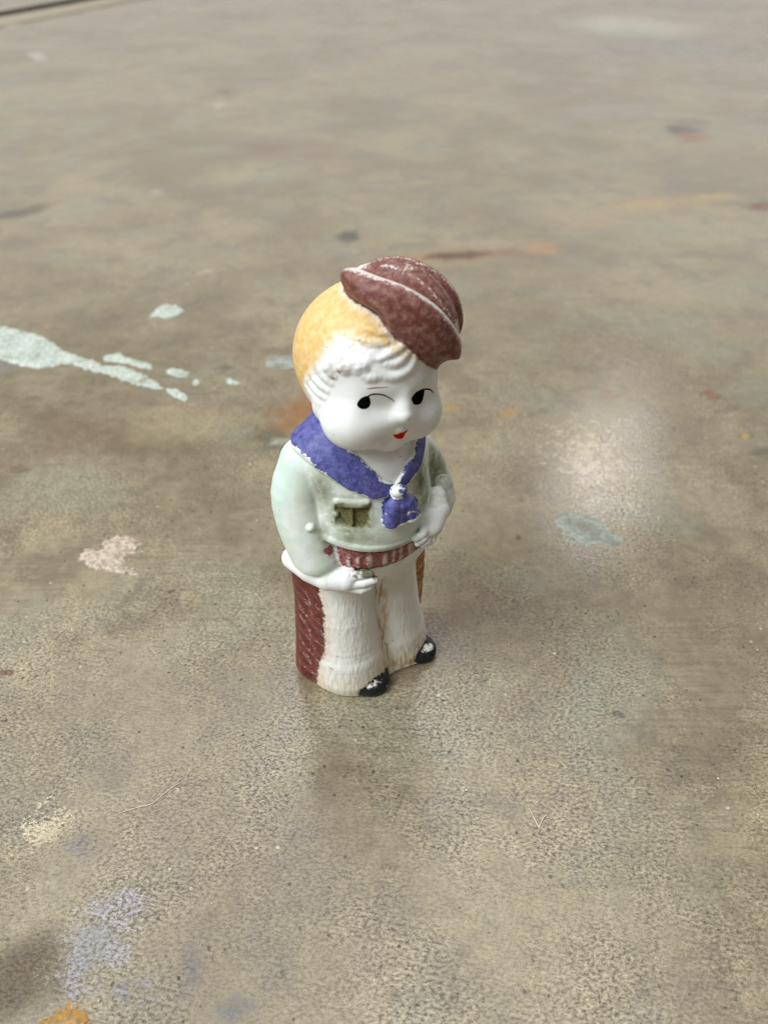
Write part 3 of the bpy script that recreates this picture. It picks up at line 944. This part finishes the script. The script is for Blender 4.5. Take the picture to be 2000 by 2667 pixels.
def floor_patch(name, outline, mat, label, height=0.15, jag=0.35, bumpy=0.0, step=1.6, seed=1):
    rnd = random.Random(seed)
    ring = []
    n = len(outline)
    for i in range(n):
        a, b = np.array(outline[i]), np.array(outline[(i + 1) % n])
        L = np.linalg.norm(b - a); m = max(2, int(L / max(0.35, step * 0.45)))
        for j in range(m):
            ring.append(a + (b - a) * j / m + np.array((rnd.gauss(0, jag), rnd.gauss(0, jag))))
    ring = np.array(ring)
    cen = ring.mean(0)
    inner = []
    lo, hi = ring.min(0), ring.max(0)
    for gx in np.arange(lo[0], hi[0], step):
        for gy in np.arange(lo[1], hi[1], step):
            inner.append((gx + rnd.uniform(-.3, .3) * step, gy + rnd.uniform(-.3, .3) * step))
    pts = [Vector(p) for p in ring] + [Vector(p) for p in inner]
    k = len(ring)
    res = delaunay_2d_cdt(pts, [(i, (i + 1) % k) for i in range(k)], [list(range(k))], 1, 1e-5)
    V2, F = res[0], [f for f in res[2]]
    orig = res[3]
    V = []
    for i, p in enumerate(V2):
        edge = any(o < k for o in orig[i])
        zz = 0.004 if edge else height + (bumpy * rnd.uniform(-1, 1) if bumpy else 0)
        V.append((p.x * MM, p.y * MM, zz * MM))
    o = mesh_object(name, V, F, mat, floor)
    o['label'] = label
    return o


MINT = residue_material('mint_paint', (200, 210, 200), (172, 186, 174), (140, 130, 110), 0.55)
GREYMINT = residue_material('grey_mint_paint', (158, 168, 156), (128, 132, 124), (126, 118, 104), 0.52)
floor_patch('paint_splash', [(-158.1, 172.7), (-148.6, 167.1), (-143.3, 164.3), (-138.3, 162.4), (-130.9, 159.4), (-124.6, 155.3), (-116.9, 149.0), (-112.3, 144.1), (-106.2, 140.6), (-98.1, 135.9), (-94.8, 133.2), (-89.5, 133.2), (-83.7, 130.6), (-78.1, 126.2), (-73.1, 121.2), (-70.5, 118.1), (-72.2, 117.2), (-77.1, 119.3), (-82.7, 121.8), (-88.8, 125.5), (-92.5, 127.4), (-99.0, 130.0), (-105.4, 133.9), (-109.8, 135.2), (-112.2, 132.6), (-117.0, 131.3), (-122.7, 132.6), (-126.9, 135.2), (-133.2, 137.9), (-139.8, 141.3), (-146.9, 145.5)], MINT, 'long pale mint paint splash tapering to the right', seed=2)
floor_patch('paint_splash', [(-69.5, 117.5), (-66.0, 117.5), (-62.3, 114.6), (-60.2, 110.5), (-61.3, 109.3), (-64.9, 112.2), (-67.9, 114.6)], MINT, 'tip of the mint splash', jag=0.25, seed=3)
floor_patch('paint_splash', [(-96.5, 140.6), (-92.0, 142.7), (-88.7, 139.9), (-82.5, 136.6), (-77.9, 133.9), (-77.2, 130.6), (-81.4, 131.9), (-86.6, 134.6), (-91.6, 135.9), (-94.5, 135.9), (-96.7, 137.9)], MINT, 'thin mint paint strand above the splash', jag=0.3, seed=4)
floor_patch('paint_splash', [(-73.0, 130.6), (-70.3, 131.7), (-65.4, 130.0), (-62.9, 127.4), (-64.4, 124.9), (-67.7, 125.5), (-70.6, 127.4)], MINT, 'short mint paint strand', jag=0.3, seed=5)
floor_patch('paint_splash', [(-61.5, 121.8), (-60.1, 124.3), (-58.6, 121.2), (-60.2, 119.6)], MINT, 'tiny mint paint drop', jag=0.15, step=0.8, seed=6)
floor_patch('paint_splash', [(-50.9, 124.9), (-48.3, 124.3), (-44.7, 121.2), (-46.4, 120.0), (-49.2, 121.8)], MINT, 'small mint paint drop', jag=0.2, step=0.8, seed=7)
floor_patch('paint_splash', [(-88.0, 171.1), (-86.2, 179.3), (-84.1, 183.1), (-78.6, 181.9), (-75.3, 177.3), (-76.9, 173.5), (-80.6, 170.3), (-84.5, 171.9)], MINT, 'bright mint paint fleck behind the head', jag=0.3, seed=8)
floor_patch('paint_splash', [(-38.0, 139.9), (-34.1, 141.0), (-27.5, 141.0), (-26.7, 131.9), (-33.1, 131.3), (-36.8, 131.9)], GREYMINT, 'square grey mint paint patch', jag=0.4, seed=9)
floor_patch('paint_splash', [(50.2, 49.3), (52.1, 52.6), (54.9, 53.2), (57.3, 51.8), (59.5, 50.5), (62.2, 49.7), (63.6, 48.5), (63.9, 45.3), (65.6, 43.7), (66.4, 41.4), (65.1, 39.1), (62.5, 39.1), (59.7, 40.2), (56.9, 39.1), (55.2, 40.6), (54.5, 42.5), (51.8, 44.9), (50.7, 47.3)], GREYMINT, 'grey mint paint patch right of the figurine', jag=0.3, seed=10)
floor_patch('paint_splash', [(50.7, 42.9), (51.9, 42.8), (52.7, 41.4), (54.2, 41.0), (53.5, 40.2), (51.6, 41.0)], GREYMINT, 'thin sliver beside the mint patch', jag=0.1, step=0.7, seed=11)
CHIP = residue_material('pale_chipped_surface', (196, 180, 160), (178, 160, 142), (128, 112, 94), 0.55, 0.7)
floor_patch('chipped_spot', [(-74.0, 35.9), (-72.5, 38.0), (-70.7, 36.6), (-69.0, 37.7), (-69.2, 41.6), (-67.6, 43.0), (-63.6, 42.7), (-60.8, 40.9), (-59.0, 39.4), (-60.4, 37.3), (-61.9, 35.9), (-62.1, 33.2), (-60.2, 31.2), (-57.6, 29.8), (-58.2, 28.9), (-63.1, 29.8), (-67.9, 30.2), (-70.7, 31.8), (-72.7, 33.2)], CHIP, 'pinkish chipped spot in the concrete', height=0.28, bumpy=0.22, jag=0.5, step=1.1, seed=12)
OCHRE = residue_material('ochre_paint', (176, 128, 48), (150, 104, 40), (110, 92, 60), 0.55)
floor_patch('paint_splash', [(-48.1, -68.4), (-47.3, -67.8), (-46.3, -67.4), (-44.9, -65.6), (-43.0, -66.2), (-41.0, -67.4), (-40.8, -68.7), (-44.2, -69.1), (-47.9, -69.1)], OCHRE, 'ochre paint scab near the corner', jag=0.4, height=0.15, bumpy=0.06, step=0.9, seed=13)
DULL = residue_material('dull_grey_paint', (112, 108, 98), (98, 94, 84), (130, 122, 104), 0.60)
floor_patch('paint_splash', [(-147, 146), (-139, 141.2), (-133, 138), (-127, 135), (-124, 132.5), (-126, 129), (-131, 126), (-138, 125.5), (-147, 128)], DULL, 'dark grey oval at the splash', height=0.05, jag=0.3, seed=14)


# two stray fibres lying on the concrete
def fibre(name, line, r, mat, label):
    p = np.array(line); m = len(p)
    q = np.concatenate([[2 * p[0] - p[1]], p, [2 * p[-1] - p[-2]]])
    L = []
    for i in range(m - 1):
        a, b, c, d = q[i:i + 4]
        for t in np.linspace(0, 1, 6)[:-1 if i < m - 2 else None]:
            L.append(0.5 * (2 * b + (c - a) * t + (2 * a - 5 * b + 4 * c - d) * t * t + (3 * b - a - 3 * c + d) * t ** 3))
    L = np.array(L); n = len(L)
    V, F = [], []
    for i in range(n):
        t = L[min(i + 1, n - 1)] - L[max(i - 1, 0)]
        t /= np.linalg.norm(t); s_ = np.array((-t[1], t[0], 0)); u = np.cross(t, s_)
        rr = r * (0.55 + 0.45 * math.sin(math.pi * (i + 0.5) / n))
        for k in range(6):
            an = k * math.pi / 3
            V.append((L[i] + (s_ * math.cos(an) + u * math.sin(an)) * rr) * MM)
        if i:
            for k in range(6):
                F.append(((i - 1) * 6 + k, (i - 1) * 6 + (k + 1) % 6, i * 6 + (k + 1) % 6, i * 6 + k))
    F += [tuple(range(5, -1, -1)), tuple(range((n - 1) * 6, n * 6))]
    o = mesh_object(name, V, F, mat)
    o['label'] = label
    o['category'] = 'fibre'
    o['group'] = 'stray fibres on the concrete'
    return o


PALE = flat_paint('pale_fibre', (0.62, 0.55, 0.40), 0.5)
fibre('fibre', [(-45.6, -35.0, 0.1), (-44.1, -34.1, 0.12), (-41.7, -33.4, 0.3), (-39.3, -32.6, 0.12), (-38.2, -31.3, 0.1), (-36.1, -29.2, 0.3), (-34.1, -27.8, 0.1)], 0.06, PALE, 'long thin wavy pale fibre on the concrete, lower left')
fibre('fibre', [(31.2, -33.0, 0.1), (31.7, -35.0, 0.4), (32.5, -37.0, 0.12), (32.75, -37.0, 0.12), (33.5, -35.7, 0.5), (34.5, -34.7, 0.5)], 0.075, PALE, 'short bent V-shaped white fibre on the concrete, lower right')


# ------------------------------------------------------------------ the figurine
def blob(P, c, r, sx=1.0, sy=1.0, sz=1.0):
    return np.linalg.norm((P - np.array(c, F4)) * np.array((sx, sy, sz), F4), axis=1) - r


def lr_gap(D):
    # the wing is painted where it stands clear of the leg
    return (D['chapr0'] - np.minimum(D['legr'], 4)) * 0.7


def paint_fields(P, D):
    """Signed distances (mm, negative inside) to the edges of each painted area."""
    x, y, z = P.T
    A = {}
    H = frame(P, HO, HX, HY, HZ)
    hx, hy, hz = H.T
    onhead = D['headall'] < D['body']
    A['d_hat'] = D['hat'] - 0.35
    # worn rim and scuffed folds of the hat
    w = D['rim'] - 0.72
    w = np.minimum(w, np.abs(D['fold'] - 0.6) + 0.12)
    w = np.minimum(w, blob(P, (6.1, -3.4, 89.8), 0.35, 0.28, 0.6, 0.9))
    w = np.minimum(w, blob(P, (12.0, -6.5, 86.5), 0.1, 0.8, 0.8, 0.5))
    A['d_wear'] = w
    thr = np.interp(hz, [-8, -5, -1, 2.3, 7], [4, 2.5, 0.5, -2, -3.2])
    lim = 7.8 - 2.2 * np.clip((hx + 4) / 6, 0, 1)
    dh = -np.maximum(hz - lim, hy - thr)
    A['d_hair'] = np.where(onhead, np.maximum(np.maximum(dh, -hz - 9.0), 0.2 - D['hat']), 9)
    dk = D['ker'] + 0.05
    A['d_blue'] = np.where(D['kerchief'] < 0.3, dk, np.maximum(dk, D['kerchief']))
    A['d_blue'] = np.minimum(A['d_blue'], D['tails'] - 0.75 + 0.55 * np.clip(49.6 - z, 0, 2) + 0.3 * np.clip(-x - 2.6, 0, 2))
    A['d_blue'] = np.where(D['knot'] < 0.3, -0.38 - 0.3 * x, A['d_blue'])
    A['d_blue'] = np.where(onhead, 9, A['d_blue'])
    nothand = np.minimum(np.minimum(D['handr'], D['handl']), np.minimum(D['armr'], D['arml']))
    A['d_belt'] = np.maximum(np.maximum(D['belt'] - 0.5, -0.8), 0.35 - nothand)
    A['d_belt'] = np.minimum(A['d_belt'], blob(P, (-11.2, -4.7, 42.3), 0.9))
    # belt colour sits in the grooves and is rubbed off the ribs
    A['d_beltrub'] = 0.9 * np.sin((x - 0.25 * y) * 2.9 + 1.6 * np.sin(x * 0.8)) + 0.05 * np.abs(x + 1) + 1.2 * np.clip(np.abs(z - 38.8 + 0.12 * x) - 1.0, 0, 2)
    leg = np.minimum(D['legr'], D['legl'])
    A['d_chap'] = np.where(x < 0, np.maximum(np.minimum(D['chapr0'], lr_gap(D)) - 0.1, np.where(nothand < 0.25, 9, -9)), 9)
    A['d_fleck'] = np.where((x < 0) & (y < 5.0) & (z < 27), 0.9 - np.sin((z * 1.0 - y * 0.8 + 0.4 * np.sin(z * 1.3)) * 2.0) * -1.0, 9)
    A['d_gloss'] = np.where(x < 0, y - 4.0, 9)
    A['d_ochre'] = np.where(x > 0, D['chapl'] - 0.25, 9)
    for c, r in (((-6.2, -6.0, 78.6), 0.22), ((-7.3, -5.3, 77.9), 0.25), ((-7.8, -4.8, 77.0), 0.2), ((-8.3, -4.1, 75.9), 0.25), ((-11.4, -3.2, 8.4), 0.5)):
        A['d_ochre'] = np.minimum(A['d_ochre'], blob(P, c, r))
    rub = np.minimum(blob(P, (-4.4, -8.0, 2.9), 0, 0.6, 1, 1), blob(P, (10.6, -7.0, 3.2), 0, 0.6, 1, 1))
    sh = np.minimum(D['shoer'], D['shoel'])
    A['d_black'] = np.maximum(sh - 0.45, 0.85 - rub)
    A['d_cream'] = np.where((z < 34) & (leg < 1.2), z - 9.0 + 3.0 * np.abs(np.clip(x / 8, -1.5, 1.5)), 20)
    A['d_fur'] = np.where((z < 36) & (leg < 1.0) & (sh > 0.3), -1, 1.0) + np.clip(1.5 - z, 0, 2)
    A['d_fur'] = np.maximum(A['d_fur'], np.where((nothand < 0.4) | (D['chapr'] < 0.3) | (D['chapl'] < 0.3), 1, -1))
    jk = np.minimum(D['jacket'], np.minimum(D['armr'], D['arml'])) - 0.5
    jk = np.where((z > 36) & ~onhead, jk, 9)
    jk = np.maximum(jk, 6.2 - blob(P, (0.4, -9, 60.0), 0, 0.8, 0.7, 0.75))
    A['d_jacket'] = jk
    A['d_mint'] = np.maximum(jk, np.minimum(0.6 - y + np.clip(43 - z, 0, 9) * 0.4 - 0.05 * (z - 45), blob(P, (-12.5, -1.2, 56.6), 0.5, 1, 1, 0.8)))
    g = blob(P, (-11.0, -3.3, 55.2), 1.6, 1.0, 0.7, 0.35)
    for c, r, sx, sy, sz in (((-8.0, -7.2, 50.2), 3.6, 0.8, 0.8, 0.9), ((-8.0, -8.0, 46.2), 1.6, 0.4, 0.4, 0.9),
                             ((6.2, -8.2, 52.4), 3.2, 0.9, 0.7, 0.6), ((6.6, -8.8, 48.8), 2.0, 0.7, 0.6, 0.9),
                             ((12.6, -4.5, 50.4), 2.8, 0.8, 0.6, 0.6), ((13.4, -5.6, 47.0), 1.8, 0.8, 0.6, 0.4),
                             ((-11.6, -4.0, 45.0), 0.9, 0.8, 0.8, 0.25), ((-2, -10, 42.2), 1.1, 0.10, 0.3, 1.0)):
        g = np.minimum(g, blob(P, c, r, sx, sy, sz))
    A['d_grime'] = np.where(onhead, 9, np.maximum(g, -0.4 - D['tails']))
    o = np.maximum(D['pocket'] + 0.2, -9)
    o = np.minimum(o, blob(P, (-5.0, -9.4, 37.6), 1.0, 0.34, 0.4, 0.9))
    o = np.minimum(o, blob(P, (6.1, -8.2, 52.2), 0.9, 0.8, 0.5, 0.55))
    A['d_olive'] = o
    A['d_streak'] = np.minimum(np.abs(x - 0.3 + 0.02 * (z - 15)) - 1.5 + np.clip(z - 28, 0, 9) * .3, np.clip(z - 8, -3, 9) * 0.35 + np.where(x > 0, 0.2, 1.2))
    A['d_streak'] = np.where(A['d_fur'] < 0, A['d_streak'], 9)
    A['d_strand'] = np.where(onhead, np.maximum(-D['hairmask'] + 1.0, 0.2 - D['hat']), 9)
    return A


verts, quads = surface_nets((-21, -17, -1), (21, 17, 97), 0.42)
verts = project(verts, 1)
verts, quads = subdivide(verts, quads)
verts = project(verts, 1)
nor = gradient(verts, 0.05)
nor /= np.linalg.norm(nor, axis=1)[:, None] + 1e-9
Ds, PA = [], []
for i in range(0, len(verts), 120000):
    Pc = verts[i:i + 120000].astype(F4)
    D = fields(Pc)
    A = paint_fields(Pc, D)
    x, y, z = Pc.T
    # which piece of the figure each point belongs to
    lab = np.zeros(len(Pc), int)          # 0 jacket
    H = frame(Pc, HO, HX, HY, HZ)
    lab[(z < 41) & (D['jacket'] > 0.35)] = 1     # trousers
    lab[D['belt'] < 0.3] = 2
    lab[(D['armr'] < 0.25)] = 3
    lab[(D['arml'] < 0.25)] = 4
    lab[(A['d_chap'] < 0) & (z < 36)] = 5
    lab[(A['d_ochre'] < 0) & (z < 36)] = 6
    lab[(D['shoer'] < 0.35)] = 7
    lab[(D['shoel'] < 0.35)] = 8
    lab[(D['handr'] < 0.25)] = 9
    lab[(D['handl'] < 0.25)] = 10
    lab[(D['pocket'] < 0.3) & (lab == 0)] = 11
    lab[(D['kerchief'] < 0.25)] = 12
    lab[(D['tails'] < 0.2)] = 13
    lab[(D['knot'] < 0.2)] = 14
    hd = D['headall'] < D['body']
    lab[hd] = 15
    lab[hd & (D['hairmask'] > 0.2)] = 16
    lab[D['hat'] < 0.3] = 17
    Ds.append(lab); PA.append(A)
lab = np.concatenate(Ds)
PA = {k: np.concatenate([a[k] for a in PA]) for k in PA[0]}
flab = np.median(lab[quads], axis=1).astype(int)
flab = lab[quads[:, 0]]

fig = bpy.data.objects.new('cowboy_figurine', None)
col.objects.link(fig)
fig.empty_display_size = 0.02
fig.location = (1.0 * MM, 2.0 * MM, 0.0)
fig.rotation_euler = (0, 0, math.radians(35))
fig['label'] = 'small painted bisque boy figurine in maroon hat and blue neckerchief standing on concrete'
fig['category'] = 'figurine'
BISQUE = bisque_material()
PART_NAMES = ['jacket', 'trousers', 'belt', 'sleeve', 'sleeve', 'chaps', 'chaps', 'shoe', 'shoe', 'hand', 'hand',
              'pocket', 'neckerchief', 'neckerchief_tails', 'neckerchief_knot', 'head', 'hair', 'hat']
PARTS = {}
for k, nm in enumerate(PART_NAMES):
    q = quads[flab == k]
    if not len(q):
        continue
    used, inv = np.unique(q, return_inverse=True)
    PARTS[k] = mesh_object(nm, verts[used] * MM, inv.reshape(q.shape), BISQUE, fig, normals=nor[used],
                           attrs={a: v[used] for a, v in PA.items()})
for k, nm in {11: 0, 13: 12, 14: 12, 16: 15}.items():
    if k in PARTS and nm in PARTS and k != 16:
        PARTS[k].parent = PARTS[nm]


# painted eyes, lashes, brow and lips: thin skins of paint lying on the face
def lay(P, lift):
    P = project(np.asarray(P, float), 4)
    g = gradient(P, 0.05)
    g /= np.linalg.norm(g, axis=1)[:, None]
    return (P + g * lift) * MM


def paint_patch(name, outline, mat, parent, lift=0.035):
    o = np.array(outline)
    if name == 'eye':
        o = o.mean(0) + (o - o.mean(0)) * 1.13
    q = np.concatenate([o[-1:], o, o[:2]])
    sm = []
    for i in range(len(o)):
        a_, b_, c_, d_ = q[i:i + 4]
        for t in (0, 0.25, 0.5, 0.75):
            sm.append(0.5 * (2 * b_ + (c_ - a_) * t + (2 * a_ - 5 * b_ + 4 * c_ - d_) * t * t + (3 * b_ - a_ - 3 * c_ + d_) * t ** 3))
    sm = np.array(sm); n = len(sm); cen = sm.mean(0)
    V = [cen + (sm - cen) * k for k in (1.0, 0.97, 0.75, 0.5, 0.25)]
    lifts = [0.002, lift, lift, lift, lift]
    pts = np.concatenate([lay(v, l) for v, l in zip(V, lifts)] + [lay(cen[None], lift)])
    F = []
    for r in range(4):
        for i in range(n):
            j = (i + 1) % n
            F.append((r * n + i, r * n + j, (r + 1) * n + j, (r + 1) * n + i))
    for i in range(n):
        F.append((4 * n + i, 4 * n + (i + 1) % n, 5 * n))
    return mesh_object(name, pts, F, mat, parent)


def paint_stroke(name, line, widths, mat, parent, lift=0.035):
    p = np.array(line); m = len(p)
    q = np.concatenate([[2 * p[0] - p[1]], p, [2 * p[-1] - p[-2]]])
    L, W = [], []
    for i in range(m - 1):
        a_, b_, c_, d_ = q[i:i + 4]
        for t in np.linspace(0, 1, 7)[:-1 if i < m - 2 else None]:
            L.append(0.5 * (2 * b_ + (c_ - a_) * t + (2 * a_ - 5 * b_ + 4 * c_ - d_) * t * t + (3 * b_ - a_ - 3 * c_ + d_) * t ** 3))
            W.append(widths[i] + (widths[i + 1] - widths[i]) * t)
    L = project(np.array(L), 3); W = np.array(W)
    T = np.gradient(L, axis=0); g = gradient(L, 0.05)
    S = np.cross(g, T); S /= np.linalg.norm(S, axis=1)[:, None]
    rows = [lay(L + S * (W * k)[:, None], l) for k, l in ((-0.5, 0.002), (-0.4, lift), (0, lift * 1.2), (0.4, lift), (0.5, 0.002))]
    n = len(L)
    F = [(r * n + i, r * n + i + 1, (r + 1) * n + i + 1, (r + 1) * n + i) for r in range(4) for i in range(n - 1)]
    return mesh_object(name, np.concatenate(rows), F, mat, parent)


BLACK = flat_paint('black_enamel', (0.002, 0.002, 0.002), 0.6)
RED = flat_paint('red_enamel', (0.50, 0.012, 0.010), 0.3)
BROW = flat_paint('faded_brow_paint', (0.30, 0.14, 0.12), 0.45)
face = PARTS[15]
paint_patch('eye', [(-6.22, -7.54, 72.28), (-5.93, -7.53, 72.82), (-5.4, -7.77, 73.28), (-4.8, -8.09, 73.43), (-4.56, -8.22, 72.95), (-4.5, -8.26, 72.3), (-4.74, -8.26, 71.78), (-5.18, -8.2, 71.58), (-5.74, -8.01, 71.66), (-6.11, -7.76, 71.89)], BLACK, face)
paint_patch('eye', [(1.93, -10.35, 71.73), (2.38, -10.07, 71.97), (3.17, -9.87, 72.26), (4.02, -9.7, 72.21), (4.88, -9.44, 71.79), (5.05, -9.27, 70.9), (4.85, -9.29, 70.16), (4.28, -9.47, 69.77), (3.41, -9.65, 70.0), (2.44, -10.03, 70.79)], BLACK, face)
paint_stroke('eyelash', [(-4.86, -8.07, 73.37), (-4.39, -8.29, 73.69), (-3.78, -8.59, 73.77), (-3.04, -8.91, 73.64), (-2.28, -9.18, 73.26), (-1.58, -9.38, 72.68), (-0.92, -9.63, 71.98)], [0.2, 0.27, 0.27, 0.25, 0.22, 0.18, 0.1], BLACK, face)
paint_stroke('eyelash', [(3.66, -9.79, 72.31), (4.54, -9.59, 72.18), (5.69, -9.25, 71.71), (6.73, -8.91, 71.07), (7.54, -8.7, 70.16)], [0.2, 0.3, 0.3, 0.26, 0.12], BLACK, face)
paint_stroke('eyebrow', [(-4.81, -7.93, 74.71), (-4.33, -8.22, 74.81), (-3.54, -8.64, 74.85), (-2.72, -9.03, 74.79), (-1.86, -9.36, 74.72)], [0.08, 0.22, 0.2, 0.14, 0.06], BROW, face)
paint_patch('lips', [(-1.26, -9.89, 66.15), (-0.69, -10.01, 66.0), (-0.1, -10.39, 66.34), (0.57, -10.27, 66.12), (1.15, -10.26, 66.27), (1.41, -10.31, 66.44), (1.36, -10.19, 66.08), (1.07, -9.9, 65.4), (1.08, -9.51, 64.6), (0.61, -9.46, 64.35), (-0.17, -9.51, 64.73), (-0.77, -9.63, 65.25)], RED, face)
#FIG_END


# loose sand grains and crumbs lying about on the concrete
def grit():
    rnd = random.Random(21)
    V, F = [], []
    base = [(1, 0, 0), (-1, 0, 0), (0, 1, 0), (0, -1, 0), (0, 0, 1), (0, 0, -1)]
    tri = [(0, 2, 4), (2, 1, 4), (1, 3, 4), (3, 0, 4), (2, 0, 5), (1, 2, 5), (3, 1, 5), (0, 3, 5)]
    hubs = [(rnd.uniform(-75, 110), rnd.uniform(-72, 110)) for _ in range(14)]
    for _ in range(130):
        h = rnd.choice(hubs); s_ = rnd.choice((3, 9, 40))
        x, y = rnd.gauss(h[0], s_), rnd.gauss(h[1], s_)
        if (x / 17) ** 2 + ((y - 3) / 13) ** 2 < 1.2:
            continue
        r = 0.10 + 0.22 * rnd.random() ** 3
        a = rnd.uniform(0, 6.28); n = len(V)
        for p in base:
            q = np.array(p) * r * np.array([rnd.uniform(.7, 1.5), rnd.uniform(.7, 1.2), rnd.uniform(.5, .9)])
            V.append(((x + q[0] * math.cos(a) - q[1] * math.sin(a)) * MM, (y + q[0] * math.sin(a) + q[1] * math.cos(a)) * MM, (q[2] + r * 0.55) * MM))
        F += [tuple(i + n for i in t) for t in tri]
    M = N('sand_grains')
    pos = M.n('TexCoord').outputs['Object']
    nz = M.noise(pos, 300, 1).outputs['Fac']
    c = M.mix(M.ramp(nz, 0.4, 0.6), (0.16, 0.12, 0.07), (0.62, 0.56, 0.44))
    bs = M.n('BsdfPrincipled', {'Base Color': c, 'Roughness': 0.6})
    M.t.links.new(bs.outputs[0], M.out.inputs[0])
    o = mesh_object('grit', V, F, M.mat, floor, smooth=False)
    o['kind'] = 'stuff'
    o['label'] = 'loose sand grains scattered on the concrete'


grit()
